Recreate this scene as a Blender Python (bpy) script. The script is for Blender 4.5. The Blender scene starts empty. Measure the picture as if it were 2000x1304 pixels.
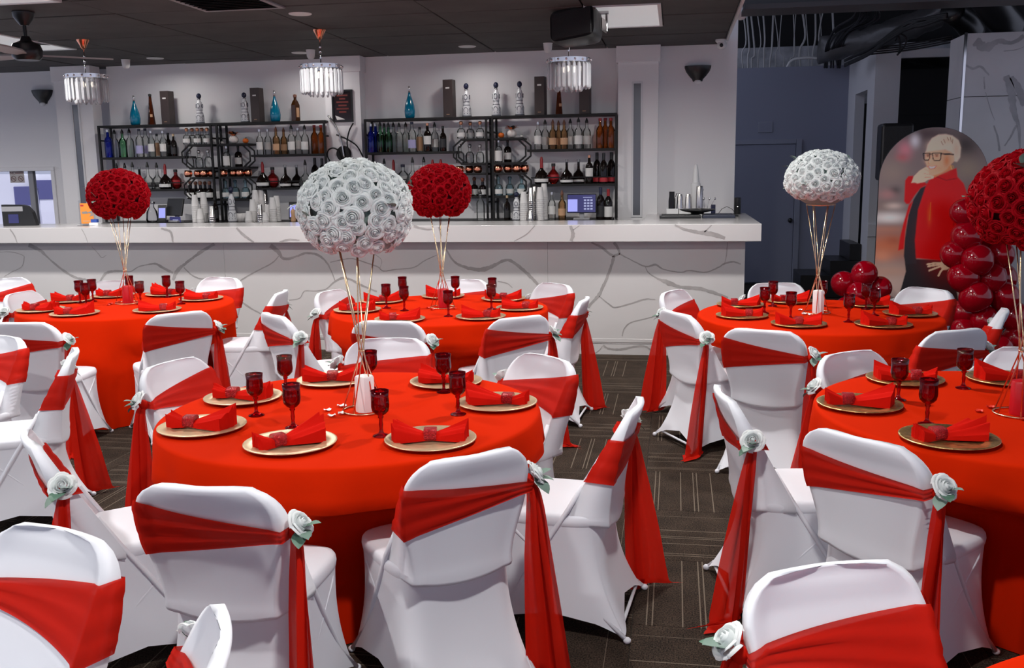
import bpy, bmesh, math, random
import numpy as np
from mathutils import Vector, Matrix, Euler

# ------------------------------------------------------------------ camera, world, exposure
W, H = 2000.0, 1304.0
FPX, PITCH, ROLL, YAW, CAMZ = 1857.86, 0.1714, -0.01549, -0.17046, 1.71
_fw = Vector((math.sin(YAW)*math.cos(PITCH), math.cos(YAW)*math.cos(PITCH), -math.sin(PITCH)))
_rt = Vector((math.cos(YAW), -math.sin(YAW), 0.0))
_up = _rt.cross(_fw)
RT = _rt*math.cos(ROLL) + _up*math.sin(ROLL)
UP = -_rt*math.sin(ROLL) + _up*math.cos(ROLL)
FW = _fw
CO = Vector((0, 0, CAMZ))
scene = bpy.context.scene
col = scene.collection
camd = bpy.data.cameras.new('camera')
cam = bpy.data.objects.new('camera', camd)
col.objects.link(cam)
camd.sensor_fit = 'HORIZONTAL'
camd.sensor_width = 36.0
camd.lens = FPX / W * 36.0
camd.clip_end = 100
cam.matrix_world = Matrix(((RT.x, UP.x, -FW.x, CO.x), (RT.y, UP.y, -FW.y, CO.y), (RT.z, UP.z, -FW.z, CO.z), (0, 0, 0, 1)))
scene.camera = cam

world = bpy.data.worlds.new('world')
scene.world = world
world.use_nodes = True
bg = world.node_tree.nodes['Background']
bg.inputs['Color'].default_value = (0.72, 0.77, 1.0, 1)
bg.inputs['Strength'].default_value = 0.54
vs = scene.view_settings
vs.view_transform = 'Standard'
vs.look = 'None'
vs.gamma = 1.0
vs.use_curve_mapping = False
vs.exposure = 0.32
sun = bpy.data.lights.new('sun', 'SUN')            # daylight on the street behind the window
sun.energy = 2.6
sun.angle = .03
sun.color = (.93, .93, 1.0)
suno = bpy.data.objects.new('sun', sun)
col.objects.link(suno)
suno.rotation_euler = (math.radians(32), 0, math.radians(4))
LAMP_W = 45.0          # each recessed downlight, watts
LAMP_COL = (1.0, 0.965, 0.93)


def ray(x, y):
    return (FW*FPX + RT*(x-W/2) + UP*(H/2-y)).normalized()


def az(x, y, z):                       # a pixel of the photograph -> the point at height z
    d = ray(x, y)
    return CO + d*((z-CAMZ)/d.z)


def ay(x, y, Y):                       # ... -> the point on the plane Y
    d = ray(x, y)
    return CO + d*(Y/d.y)


def px_of(p):
    d = Vector(p)-CO
    z = d.dot(FW)
    return (W/2+FPX*d.dot(RT)/z, H/2-FPX*d.dot(UP)/z)

# ------------------------------------------------------------------ helpers


class MB:
    """collects shapes; build() links them as ONE mesh object"""

    def __init__(s):
        s.v = []
        s.f = []

    def add(s, vs_, fs_):
        o = len(s.v)
        s.v += [tuple(p) for p in vs_]
        s.f += [tuple(i+o for i in f) for f in fs_]
        return s

    def box(s, c, d, b=0.0, rot=None):
        hx, hy, hz = d[0]/2, d[1]/2, d[2]/2
        if b <= 0:
            vv = [Vector((x*hx, y*hy, z*hz)) for x in (-1, 1) for y in (-1, 1) for z in (-1, 1)]
            ff = [(0, 1, 3, 2), (4, 6, 7, 5), (0, 4, 5, 1), (2, 3, 7, 6), (0, 2, 6, 4), (1, 5, 7, 3)]
        else:
            bm = bmesh.new()
            bmesh.ops.create_cube(bm, size=1.0)
            for q in bm.verts:
                q.co = Vector((q.co.x*d[0], q.co.y*d[1], q.co.z*d[2]))
            bmesh.ops.bevel(bm, geom=list(bm.edges), offset=b, segments=2, affect='EDGES', profile=0.5)
            bm.verts.index_update()
            vv = [q.co.copy() for q in bm.verts]
            ff = [tuple(q.index for q in f.verts) for f in bm.faces]
            bm.free()
        m = rot.to_matrix() if rot is not None else None
        c = Vector(c)
        s.add([(m @ q if m else q)+c for q in vv], ff)
        return s

    def b2(s, x0, x1, y0, y1, z0, z1, b=0.0):
        return s.box(((x0+x1)/2, (y0+y1)/2, (z0+z1)/2), (x1-x0, y1-y0, z1-z0), b)

    def lathe(s, prof, n=20, c=(0, 0, 0), sq=None):
        c = Vector(c)
        vv, ff = [], []
        for r, z in prof:
            for i in range(n):
                a = 2*math.pi*i/n
                if sq:
                    ca, sa = math.cos(a), math.sin(a)
                    k = (abs(ca)**sq+abs(sa)**sq)**(-1/sq)
                    vv.append(Vector((r*k*ca, r*k*sa, z))+c)
                else:
                    vv.append(Vector((r*math.cos(a), r*math.sin(a), z))+c)
        for k in range(len(prof)-1):
            for i in range(n):
                j = (i+1) % n
                ff.append((k*n+i, k*n+j, (k+1)*n+j, (k+1)*n+i))
        if prof[0][0] > 1e-5:
            ff.append(tuple(reversed(range(n))))
        if prof[-1][0] > 1e-5:
            ff.append(tuple((len(prof)-1)*n+i for i in range(n)))
        s.add(vv, ff)
        return s

    def loft(s, rings, caps=True, closed=True):
        n = len(rings[0])
        vv = [p for r in rings for p in r]
        ff = []
        for k in range(len(rings)-1):
            for i in range(n if closed else n-1):
                j = (i+1) % n
                ff.append((k*n+i, k*n+j, (k+1)*n+j, (k+1)*n+i))
        if caps:
            for k, rev in ((0, True), (len(rings)-1, False)):
                m = sum((Vector(p) for p in rings[k]), Vector())/n
                ci = len(vv)
                vv.append(m)
                for i in range(n):
                    j = (i+1) % n
                    ff.append((k*n+j, k*n+i, ci) if rev else (k*n+i, k*n+j, ci))
        s.add(vv, ff)
        return s

    def tube(s, path, r, n=8, caps=True):
        path = [Vector(p) for p in path]
        rr = r if isinstance(r, (list, tuple)) else [r]*len(path)
        rings = []
        ref = None
        for i, p in enumerate(path):
            t = (path[min(i+1, len(path)-1)]-path[max(i-1, 0)]).normalized()
            if ref is None:
                ref = Vector((0, 0, 1)) if abs(t.z) < .9 else Vector((1, 0, 0))
            a = (ref-t*ref.dot(t)).normalized()
            b = t.cross(a)
            ref = a
            rings.append([p+(a*math.cos(2*math.pi*k/n)+b*math.sin(2*math.pi*k/n))*rr[i] for k in range(n)])
        return s.loft(rings, caps)

    def ball(s, c, r, nu=20, nv=12):
        rx, ry, rz = r if isinstance(r, (list, tuple)) else (r, r, r)
        c = Vector(c)
        vv = [c+Vector((0, 0, -rz))]
        for k in range(1, nv):
            t = math.pi*k/nv-math.pi/2
            for i in range(nu):
                a = 2*math.pi*i/nu
                vv.append(c+Vector((rx*math.cos(t)*math.cos(a), ry*math.cos(t)*math.sin(a), rz*math.sin(t))))
        vv.append(c+Vector((0, 0, rz)))
        ff = []
        for i in range(nu):
            j = (i+1) % nu
            ff.append((0, 1+j, 1+i))
            for k in range(nv-2):
                ff.append((1+k*nu+i, 1+k*nu+j, 1+(k+1)*nu+j, 1+(k+1)*nu+i))
            ff.append((1+(nv-2)*nu+i, 1+(nv-2)*nu+j, len(vv)-1))
        return s.add(vv, ff)

    def torus(s, c, R, r, n=28, m=8, axis='Z'):
        vv, ff = [], []
        c = Vector(c)
        for i in range(n):
            a = 2*math.pi*i/n
            for k in range(m):
                b = 2*math.pi*k/m
                p = Vector(((R+r*math.cos(b))*math.cos(a), (R+r*math.cos(b))*math.sin(a), r*math.sin(b)))
                if axis == 'Y':
                    p = Vector((p.x, -p.z, p.y))
                vv.append(p+c)
        for i in range(n):
            for k in range(m):
                i2, k2 = (i+1) % n, (k+1) % m
                ff.append((i*m+k, i2*m+k, i2*m+k2, i*m+k2))
        return s.add(vv, ff)

    def prism(s, outline, ax0, ax1, plane='XZ'):
        """outline of (a,b) extruded along the third axis"""
        n = len(outline)
        def P(a, b, t):
            return {'XZ': (a, t, b), 'XY': (a, b, t), 'YZ': (t, a, b)}[plane]
        vv = [P(a, b, ax0) for a, b in outline]+[P(a, b, ax1) for a, b in outline]
        ff = [tuple(range(n)), tuple(reversed(range(n, 2*n)))]
        for i in range(n):
            j = (i+1) % n
            ff.append((i, i+n, j+n, j))
        return s.add(vv, ff)

    def mesh(s, name, smooth=False):
        me = bpy.data.meshes.new(name)
        me.from_pydata(s.v, [], s.f)
        me.update()
        bm = bmesh.new()
        bm.from_mesh(me)
        bmesh.ops.recalc_face_normals(bm, faces=bm.faces)
        bm.to_mesh(me)
        bm.free()
        if smooth:
            me.polygons.foreach_set('use_smooth', [True]*len(me.polygons))
            if smooth is not True:
                try:
                    me.set_sharp_from_angle(angle=math.radians(smooth))
                except Exception:
                    pass
        return me

    def build(s, name, mat, parent=None, smooth=False, loc=None, rot=None):
        return obj(name, s.mesh(name, smooth), mat, parent, loc, rot)


def obj(name, me, mat=None, parent=None, loc=None, rot=None, scale=None):
    if mat is not None and not me.materials:
        me.materials.append(mat)
    o = bpy.data.objects.new(name, me)
    col.objects.link(o)
    if parent is not None:
        o.parent = parent
    if loc is not None:
        o.location = loc
    if rot is not None:
        o.rotation_euler = rot
    if scale is not None:
        o.scale = (scale,)*3 if isinstance(scale, (int, float)) else scale
    return o


def tag(o, label, cat, group=None):
    o['label'] = label
    o['category'] = cat
    if group:
        o['group'] = group
    return o


def thing(name, label, cat, loc=(0, 0, 0), rz=0.0, group=None):
    o = bpy.data.objects.new(name, None)
    col.objects.link(o)
    o.empty_display_size = .05
    o.location = loc
    o.rotation_euler = (0, 0, rz)
    return tag(o, label, cat, group)


def struct(o):
    o['kind'] = 'structure'
    return o


def copy_tree(o, parent=None):
    c = o.copy()
    col.objects.link(c)
    c.parent = parent
    for ch in o.children:
        copy_tree(ch, c)
    return c


def ordinal(i):
    return ['first', 'second', 'third', 'fourth', 'fifth', 'sixth', 'seventh', 'eighth', 'ninth', 'tenth', 'eleventh', 'twelfth', 'thirteenth', 'fourteenth', 'fifteenth', 'sixteenth'][i]


def text_mesh(txt, size):
    cu = bpy.data.curves.new('lettering', 'FONT')
    cu.body = txt
    cu.size = size
    cu.align_x = 'CENTER'
    cu.align_y = 'CENTER'
    cu.extrude = 0.0006
    t = bpy.data.objects.new('lettering', cu)
    col.objects.link(t)
    dg = bpy.context.evaluated_depsgraph_get()
    me = bpy.data.meshes.new_from_object(t.evaluated_get(dg))
    bpy.data.objects.remove(t)
    bpy.data.curves.remove(cu)
    me.materials.clear()
    return me

# ------------------------------------------------------------------ materials


def mat(name, color, rough=.5, metal=0.0, emit=None, estr=0.0, spec=.5, coat=0.0, sheen=0.0, noise=None, bump=None, trans=0.0):
    """noise=(scale, amount): mottled colour; bump=(scale, strength)"""
    m = bpy.data.materials.new(name)
    m.use_nodes = True
    nt = m.node_tree
    p = nt.nodes['Principled BSDF']
    p.inputs['Base Color'].default_value = (*color, 1)
    p.inputs['Roughness'].default_value = rough
    p.inputs['Metallic'].default_value = metal
    p.inputs['Specular IOR Level'].default_value = spec
    p.inputs['Coat Weight'].default_value = coat
    p.inputs['Sheen Weight'].default_value = sheen
    if emit:
        p.inputs['Emission Color'].default_value = (*emit, 1)
        p.inputs['Emission Strength'].default_value = estr
    if noise or bump:
        tc = nt.nodes.new('ShaderNodeTexCoord')
    if noise:
        n = nt.nodes.new('ShaderNodeTexNoise')
        n.inputs['Scale'].default_value = noise[0]
        n.inputs['Detail'].default_value = 6
        nt.links.new(tc.outputs['Object'], n.inputs['Vector'])
        r = nt.nodes.new('ShaderNodeMapRange')
        r.inputs['From Min'].default_value = .25
        r.inputs['From Max'].default_value = .75
        r.inputs['To Min'].default_value = 1-noise[1]
        r.inputs['To Max'].default_value = 1+noise[1]
        nt.links.new(n.outputs['Fac'], r.inputs['Value'])
        mx = nt.nodes.new('ShaderNodeVectorMath')
        mx.operation = 'SCALE'
        mx.inputs[0].default_value = color
        nt.links.new(r.outputs['Result'], mx.inputs['Scale'])
        nt.links.new(mx.outputs['Vector'], p.inputs['Base Color'])
    if bump:
        n = nt.nodes.new('ShaderNodeTexNoise')
        n.inputs['Scale'].default_value = bump[0]
        n.inputs['Detail'].default_value = 4
        nt.links.new(tc.outputs['Object'], n.inputs['Vector'])
        b = nt.nodes.new('ShaderNodeBump')
        b.inputs['Strength'].default_value = bump[1]
        b.inputs['Distance'].default_value = .01
        nt.links.new(n.outputs['Fac'], b.inputs['Height'])
        nt.links.new(b.outputs['Normal'], p.inputs['Normal'])
    return m


def glass(name, tint, ior=1.45, rough=.03, extra=0.0, tintmix=None):
    """thin-walled glass: tinted see-through plus mirror reflection"""
    m = bpy.data.materials.new(name)
    m.use_nodes = True
    nt = m.node_tree
    nt.nodes.clear()
    out = nt.nodes.new('ShaderNodeOutputMaterial')
    tr = nt.nodes.new('ShaderNodeBsdfTransparent')
    tr.inputs['Color'].default_value = (*tint, 1)
    gl = nt.nodes.new('ShaderNodeBsdfGlossy')
    gl.inputs['Roughness'].default_value = rough
    fr = nt.nodes.new('ShaderNodeFresnel')
    fr.inputs['IOR'].default_value = ior
    mx = nt.nodes.new('ShaderNodeMixShader')
    base = tr
    if extra:
        df = nt.nodes.new('ShaderNodeBsdfDiffuse')
        df.inputs['Color'].default_value = (*(tintmix or tint), 1)
        m2 = nt.nodes.new('ShaderNodeMixShader')
        m2.inputs['Fac'].default_value = extra
        nt.links.new(tr.outputs[0], m2.inputs[1])
        nt.links.new(df.outputs[0], m2.inputs[2])
        base = m2
    nt.links.new(fr.outputs[0], mx.inputs['Fac'])
    nt.links.new(base.outputs[0], mx.inputs[1])
    nt.links.new(gl.outputs[0], mx.inputs[2])
    nt.links.new(mx.outputs[0], out.inputs['Surface'])
    return m


def cloth(name, color, trans, tcol=None, rough=.8, sheen=.2, alpha=1.0, bump=None, spec=.25):
    """fabric that lets a little light through"""
    m = mat(name, color, rough, sheen=sheen, spec=spec, bump=bump)
    nt = m.node_tree
    p = nt.nodes['Principled BSDF']
    out = nt.nodes['Material Output']
    t = nt.nodes.new('ShaderNodeBsdfTranslucent')
    t.inputs['Color'].default_value = (*(tcol or color), 1)
    mx = nt.nodes.new('ShaderNodeMixShader')
    mx.inputs['Fac'].default_value = trans
    nt.links.new(p.outputs[0], mx.inputs[1])
    nt.links.new(t.outputs[0], mx.inputs[2])
    last = mx
    if alpha < 1:
        tp = nt.nodes.new('ShaderNodeBsdfTransparent')
        m3 = nt.nodes.new('ShaderNodeMixShader')
        m3.inputs['Fac'].default_value = alpha
        nt.links.new(tp.outputs[0], m3.inputs[1])
        nt.links.new(mx.outputs[0], m3.inputs[2])
        last = m3
    nt.links.new(last.outputs[0], out.inputs['Surface'])
    return m


M = {}
M['wall'] = mat('painted plaster', (.80, .785, .80), .7, bump=(60, .08))
M['wall_grey'] = mat('grey plaster', (.68, .68, .70), .7)
M['blue'] = mat('slate blue paint', (.27, .29, .38), .5)
M['blue_trim'] = mat('slate blue gloss paint', (.29, .31, .39), .4)
M['dark'] = mat('black paint', (.012, .012, .014), .6)
M['deck'] = mat('black roof deck', (.010, .010, .012), .8)
M['screen_black'] = mat('glossy black panel', (.004, .004, .005), .08, coat=.5)
M['tile'] = mat('black ceiling tile', (.060, .056, .054), .75, noise=(3, .25), bump=(120, .3))
M['marble'] = mat('white quartz', (.56, .545, .545), .16, noise=(1.2, .03))
M['marble_grey'] = mat('pale grey marble', (.68, .665, .67), .25, noise=(2.2, .08))
M['vein'] = mat('grey quartz vein', (.34, .325, .32), .2, noise=(9, .18))
M['vein_soft'] = mat('grey marble vein', (.42, .41, .42), .28, noise=(6, .25))
M['white_spandex'] = cloth('white stretch cover', (.77, .79, .85), .06, rough=.55, sheen=.15)
M['red_cloth'] = cloth('red polyester cloth', (.56, .018, .0012), .04, (.8, .03, .002), rough=.85, sheen=0.0, bump=(260, .04), spec=.02)
M['sash'] = cloth('red satin chiffon', (.56, .014, .006), .20, (.80, .018, .006), rough=.55, sheen=0.0, alpha=.95, spec=.05)
M['napkin'] = mat('red napkin cloth', (.54, .008, .004), .85, spec=.03)
M['ring'] = mat('red glitter band', (.45, .004, .01), .22, metal=.4, noise=(220, .6), bump=(300, .8))
M['rose_white'] = cloth('white foam petal', (.82, .86, .86), .30, rough=.6)
M['rose_red'] = cloth('dark red velvet petal', (.36, .001, .008), .25, (.55, .002, .01), rough=.75, spec=.1, sheen=0)
M['core_white'] = mat('pale foam core', (.20, .27, .25), .9)
M['core_red'] = mat('dark red foam core', (.10, .0, .004), .9)
M['leaf'] = mat('grey green leaf', (.075, .16, .11), .5)
M['leaf_pale'] = mat('eucalyptus leaf', (.16, .24, .20), .5)
M['gold'] = mat('brushed gold', (.62, .46, .28), .35, metal=.6, noise=(40, .12))
M['gold_mottled'] = mat('antique gold leaf', (.60, .42, .17), .28, metal=.85, noise=(38, .55), bump=(60, .3))
M['gold_wire'] = mat('champagne gold wire', (.75, .55, .36), .25, metal=1)
M['red_glass'] = glass('ruby glass', (.72, .02, .03), 1.45, .03, .16, (.32, 0, .006))
M['wax_white'] = mat('white candle wax', (.82, .80, .80), .4)
M['wax_red'] = mat('red candle wax', (.50, .004, .012), .35)
M['petal'] = mat('white silk petal', (.85, .83, .82), .6)
M['petal_red'] = mat('red silk petal', (.7, .03, .01), .6)
M['balloon'] = mat('deep red latex', (.34, .0, .008), .10, spec=.5, coat=.3)
M['chrome'] = mat('chrome', (.82, .80, .80), .12, metal=1)
M['copper'] = mat('polished copper', (.90, .36, .22), .18, metal=1)
M['steel'] = mat('brushed steel', (.55, .53, .52), .25, metal=1)
M['black_metal'] = mat('black powder coat', (.012, .0115, .012), .5, spec=.25)
M['black_plastic'] = mat('black plastic', (.012, .012, .013), .35)
M['grey_plastic'] = mat('grey plastic', (.30, .30, .32), .4)
M['white_plastic'] = mat('white plastic', (.75, .75, .75), .4)
M['crystal'] = glass('cut crystal', (.92, .93, .95), 1.7, .02, .42, (.90, .91, .95))
M['bulb'] = mat('lamp bulb', (.9, .85, .8), .3, emit=(1, .88, .7), estr=2.5)
M['panel'] = mat('light panel diffuser', (.75, .75, .74), .5, emit=(.95, .97, 1), estr=.22)
M['lens'] = mat('downlight lens', (.8, .8, .8), .4, emit=(1, .95, .9), estr=1.6)
M['clear'] = glass('clear bottle glass', (.95, .96, .95), 1.38, .03, .06, (.8, .82, .82))
M['green_glass'] = glass('green bottle glass', (.42, .72, .50), 1.5, .03)
M['blue_glass'] = glass('blue bottle glass', (.10, .20, .75), 1.5, .03, .2, (.02, .04, .5))
M['pale_blue'] = glass('pale blue bottle glass', (.62, .80, .86), 1.5, .03, .12, (.5, .65, .7))
M['amber'] = glass('amber spirit', (.72, .34, .10), 1.5, .03, .12, (.4, .12, .02))
M['pale_amber'] = glass('pale amber spirit', (.80, .60, .40), 1.5, .03, .08, (.5, .3, .15))
M['dark_glass'] = glass('dark bottle glass', (.10, .06, .045), 1.5, .03, .55, (.012, .007, .006))
M['brown_glass'] = glass('brown bottle glass', (.40, .14, .05), 1.5, .03, .35, (.12, .03, .01))
M['red_spirit'] = glass('red spirit', (.60, .10, .07), 1.5, .03, .3, (.3, .02, .02))
M['cup_glass'] = glass('clear acrylic', (.9, .9, .92), 1.4, .04)
M['teal'] = mat('teal ceramic glaze', (.0, .17, .30), .12, coat=.4)
M['ceramic'] = mat('white painted ceramic', (.66, .66, .68), .2)
M['navy'] = mat('navy paint', (.015, .018, .05), .3)
M['silver'] = mat('silver paint', (.6, .6, .62), .25, metal=.8)
M['box_brown'] = mat('dark brown carton', (.045, .030, .028), .5)
M['label_white'] = mat('white paper label', (.70, .69, .67), .6)
M['label_red'] = mat('red paper label', (.45, .02, .03), .6)
M['label_tan'] = mat('tan paper label', (.55, .32, .18), .6)
M['label_lilac'] = mat('lilac paper label', (.40, .38, .62), .6)
M['label_black'] = mat('black paper label', (.02, .02, .022), .5)
M['cap_black'] = mat('black cap', (.012, .012, .012), .4)
M['cap_red'] = mat('red wax cap', (.30, .006, .01), .4)
M['cap_brown'] = mat('cork cap', (.16, .06, .035), .5)
M['cap_copper'] = mat('copper cap', (.70, .33, .20), .3, metal=.8)
M['foam_cup'] = mat('white foam cup', (.72, .70, .69), .6)
M['orange'] = mat('orange pumpkin skin', (.65, .13, .01), .45)
M['orange_print'] = mat('orange printed sheet', (.80, .25, .03), .5)
M['grey_print'] = mat('grey ink', (.22, .22, .22), .5)
M['screen_on'] = mat('lit lilac screen', (.05, .05, .1), .2, emit=(.34, .36, .85), estr=.85)
M['screen_dim'] = mat('lit navy screen', (.01, .01, .03), .2, emit=(.035, .035, .13), estr=.8)
M['screen_key'] = mat('lit grey key', (.1, .1, .2), .2, emit=(.3, .32, .5), estr=.8)
M['van'] = mat('white car paint', (.88, .88, .92), .3, coat=.5)
M['van_glass'] = mat('dark tinted car window', (.10, .10, .26), .15)
M['tail'] = mat('red tail light', (.45, .02, .05), .3)
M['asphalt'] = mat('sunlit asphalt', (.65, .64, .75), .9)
M['paper'] = mat('off white notice', (.52, .48, .47), .7)
M['ink_red'] = mat('dull red ink', (.16, .02, .015), .6)
M['skin'] = mat('rug brown', (.2, .1, .05), .6)
M['foil'] = mat('insulation foil', (.13, .13, .135), .4, metal=.3, bump=(9, 1.0))
M['wire_grey'] = mat('bare hanger wire', (.50, .50, .50), .4)
M['cable'] = mat('black cable', (.010, .010, .011), .5)
M['blue_plastic'] = mat('blue plastic', (.03, .08, .35), .35)
M['tail_blue'] = mat('dark blue bar mat', (.03, .035, .06), .4)


def carpet_material():
    m = mat('charcoal carpet tile', (.02, .018, .016), .95, spec=.1)
    nt = m.node_tree
    p = nt.nodes['Principled BSDF']
    tc = nt.nodes.new('ShaderNodeTexCoord')
    sp = nt.nodes.new('ShaderNodeSeparateXYZ')
    nt.links.new(tc.outputs['Object'], sp.inputs[0])
    r = nt.nodes.new('ShaderNodeMapRange')
    r.inputs['From Min'].default_value = -.3125
    r.inputs['From Max'].default_value = .3125
    nt.links.new(sp.outputs['X'], r.inputs['Value'])
    ramp = nt.nodes.new('ShaderNodeValToRGB')
    ramp.color_ramp.interpolation = 'CONSTANT'
    el = ramp.color_ramp.elements
    el[0].position = 0
    el[0].color = (0, 0, 0, 1)
    el[1].position = .999
    el[1].color = (0, 0, 0, 1)
    for c in (.08, .115, .30, .41, .44, .56, .86):
        e = el.new(c)
        e.color = (1, 1, 1, 1)
        e = el.new(c+.0065)
        e.color = (0, 0, 0, 1)
    nt.links.new(r.outputs['Result'], ramp.inputs['Fac'])
    n = nt.nodes.new('ShaderNodeTexNoise')
    n.inputs['Scale'].default_value = 170
    n.inputs['Detail'].default_value = 3
    nt.links.new(tc.outputs['Object'], n.inputs['Vector'])
    n2 = nt.nodes.new('ShaderNodeTexNoise')
    n2.inputs['Scale'].default_value = 7
    nt.links.new(tc.outputs['Object'], n2.inputs['Vector'])
    cr = nt.nodes.new('ShaderNodeValToRGB')
    cr.color_ramp.elements[0].position = .33
    cr.color_ramp.elements[0].color = (.006, .005, .0045, 1)
    cr.color_ramp.elements[1].position = .70
    cr.color_ramp.elements[1].color = (.074, .051, .037, 1)
    ad = nt.nodes.new('ShaderNodeMath')
    ad.operation = 'MULTIPLY_ADD'
    ad.inputs[1].default_value = .25
    nt.links.new(n2.outputs['Fac'], ad.inputs[0])
    sb = nt.nodes.new('ShaderNodeMath')
    sb.operation = 'SUBTRACT'
    sb.inputs[1].default_value = .125
    nt.links.new(n.outputs['Fac'], sb.inputs[0])
    nt.links.new(sb.outputs[0], ad.inputs[2])
    nt.links.new(ad.outputs[0], cr.inputs['Fac'])
    ml = nt.nodes.new('ShaderNodeMath')
    ml.operation = 'MULTIPLY'
    ml.inputs[1].default_value = .5
    nt.links.new(ramp.outputs['Color'], ml.inputs[0])
    mx = nt.nodes.new('ShaderNodeMix')
    mx.data_type = 'RGBA'
    nt.links.new(ml.outputs[0], mx.inputs['Factor'])
    nt.links.new(cr.outputs['Color'], mx.inputs['A'])
    mx.inputs['B'].default_value = (.27, .22, .17, 1)
    nt.links.new(mx.outputs['Result'], p.inputs['Base Color'])
    b = nt.nodes.new('ShaderNodeBump')
    b.inputs['Strength'].default_value = .6
    b.inputs['Distance'].default_value = .006
    nt.links.new(n.outputs['Fac'], b.inputs['Height'])
    nt.links.new(b.outputs['Normal'], p.inputs['Normal'])
    return m


M['carpet'] = carpet_material()
M['carpet_plain'] = mat('charcoal carpet', (.026, .022, .019), .95, spec=.1, noise=(120, .6))
# ------------------------------------------------------------------ the setting
M['lit_band'] = mat('pale lit wall band', (.42, .43, .46), .7, noise=(5, .5), bump=(12, 1.0))  # pale tone stands in for light on the far wall
ZC = 2.97            # suspended ceiling
YW = 10.60           # bar wall
YB = 8.71            # bar front
XE = .487            # where the suspended ceiling stops

# floor and its carpet tiles
flo = struct(MB().b2(-10, 7.5, -2.2, 15.6, -.06, -.006).build('floor', M['carpet_plain']))
TS = .625
tm = MB().b2(-TS/2+.0015, TS/2-.0015, -TS/2+.0015, TS/2-.0015, -.006, 0).mesh('carpet_tile')
tiles = []
for i in range(-14, 9):
    for j in range(-1, 17):
        cx, cy = -.14+(i+.5)*TS, 3.40-2*TS+(j+.5)*TS
        q = px_of((cx, cy, 0))
        if cy < .9 or cy > 14.0 or not (-260 < q[0] < 2260 and q[1] < 1500):
            continue
        tiles.append((cy, i, j, cx))
tiles.sort()
for cy, i, j, cx in tiles[:300]:
    obj('carpet_tile', tm, M['carpet'], flo, (cx, cy, 0), (0, 0, (math.pi/2 if (i+j) % 2 else 0)))

# suspended ceiling: a backing sheet and its tiles
cei = struct(MB().b2(-10, XE, -2.2, YW-.002, ZC+.03, ZC+.09).build('ceiling', M['dark']))
struct(MB().b2(-10, -6.6, YW-.0025, 10.97, ZC, ZC+.09).build('trim_8', M['tile']))
PANELS = [(-.74, -.13, 7.86, 9.08), (-6.58, -5.97, 7.86, 9.08), (-5.06, -4.45, 5.42, 6.64), (-.74, -.13, 4.2, 5.42), (-4.4, -3.79, 2.37, 3.59), (-.74, -.13, .54, 1.76)]
rnd = random.Random(5)
tmesh = MB().b2(-.61+.007, .61-.007, -.305+.007, .305-.007, 0, .018, .004).mesh('ceiling_tile')
tsmall = MB().b2(-.305+.007, .305-.007, -.305+.007, .305-.007, 0, .018, .004).mesh('ceiling_tile')


def in_panel(x, y):
    return any(a-.01 < x < b+.01 and c-.01 < y < d+.01 for a, b, c, d in PANELS)


for j in range(-5, 3):
    cy = 9.08+(j+.5)*.61
    k = 0
    x = -.13+.61
    while x > -9.9:
        halves = [x-.305, x-.915]
        ok = [not in_panel(h, cy) for h in halves]
        if all(ok):
            obj('ceiling_tile', tmesh, M['tile'], cei, (x-.61, cy, ZC+rnd.uniform(0, .004)), (rnd.uniform(-.004, .004), rnd.uniform(-.003, .003), 0))
        else:
            for h, g in zip(halves, ok):
                if g:
                    obj('ceiling_tile', tsmall, M['tile'], cei, (h, cy, ZC+rnd.uniform(0, .004)), (rnd.uniform(-.004, .004), rnd.uniform(-.003, .003), 0))
        x -= 1.22
struct(MB().b2(-10, XE, -2.2, 9.08-5*.61-.01, ZC, ZC+.02).build('trim_1', M['tile']))
struct(MB().b2(XE, XE+.02, -2.2, YW-.004, ZC-.012, ZC+.09).build('trim_2', M['wall_grey']))

# bar wall and the wall with the window further left
wl = MB()
wl.b2(-6.62, .625, YW, YW+.12, 0, 3.25)
struct(wl.build('wall_back', M['wall']))
YL = 10.83
wx0, wx1 = ay(0, 380, YL).x-1.1, ay(105, 385, YL).x
wz0, wz1 = 1.10, ay(60, 334, YL).z
wn = MB()
wn.b2(-10, wx0, YL, YL+.14, 0, ZC+.05)
wn.b2(wx1, -6.6, YL, YL+.14, 0, ZC+.05)
wn.b2(wx0, wx1, YL, YL+.14, 0, wz0)
wn.b2(wx0, wx1, YL, YL+.14, wz1, ZC+.05)
struct(wn.build('wall_left', M['wall']))

# window with casing, mullion and panes
win = struct(thing('window_1', '', ''))
for k_ in ('label', 'category'):
    del win[k_]
cs = MB()
t = .05
cs.b2(wx0-t, wx1+t, YL-.02, YL+.10, wz1, wz1+t, .006)
cs.b2(wx0-t, wx1+t, YL-.02, YL+.10, wz0-t, wz0, .006)
cs.b2(wx0-t, wx0, YL-.02, YL+.10, wz0, wz1, .006)
cs.b2(wx1, wx1+t, YL-.02, YL+.10, wz0, wz1, .006)
cs.build('window_casing', M['wall'], win)
mxc = ay(66, 380, YL+.1).x
MB().b2(mxc-.035, mxc+.035, YL+.07, YL+.13, wz0, wz1, .006).build('mullion', M['grey_plastic'], win)
MB().b2(wx0, mxc-.035, YL+.09, YL+.096, wz0, wz1).build('pane', M['cup_glass'], win)
MB().b2(mxc+.035, wx1, YL+.09, YL+.096, wz0, wz1).build('pane', M['cup_glass'], win)

# pillars along the bar wall: shaft, capital, and a mirror slot in two of them
YP = 10.42


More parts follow.
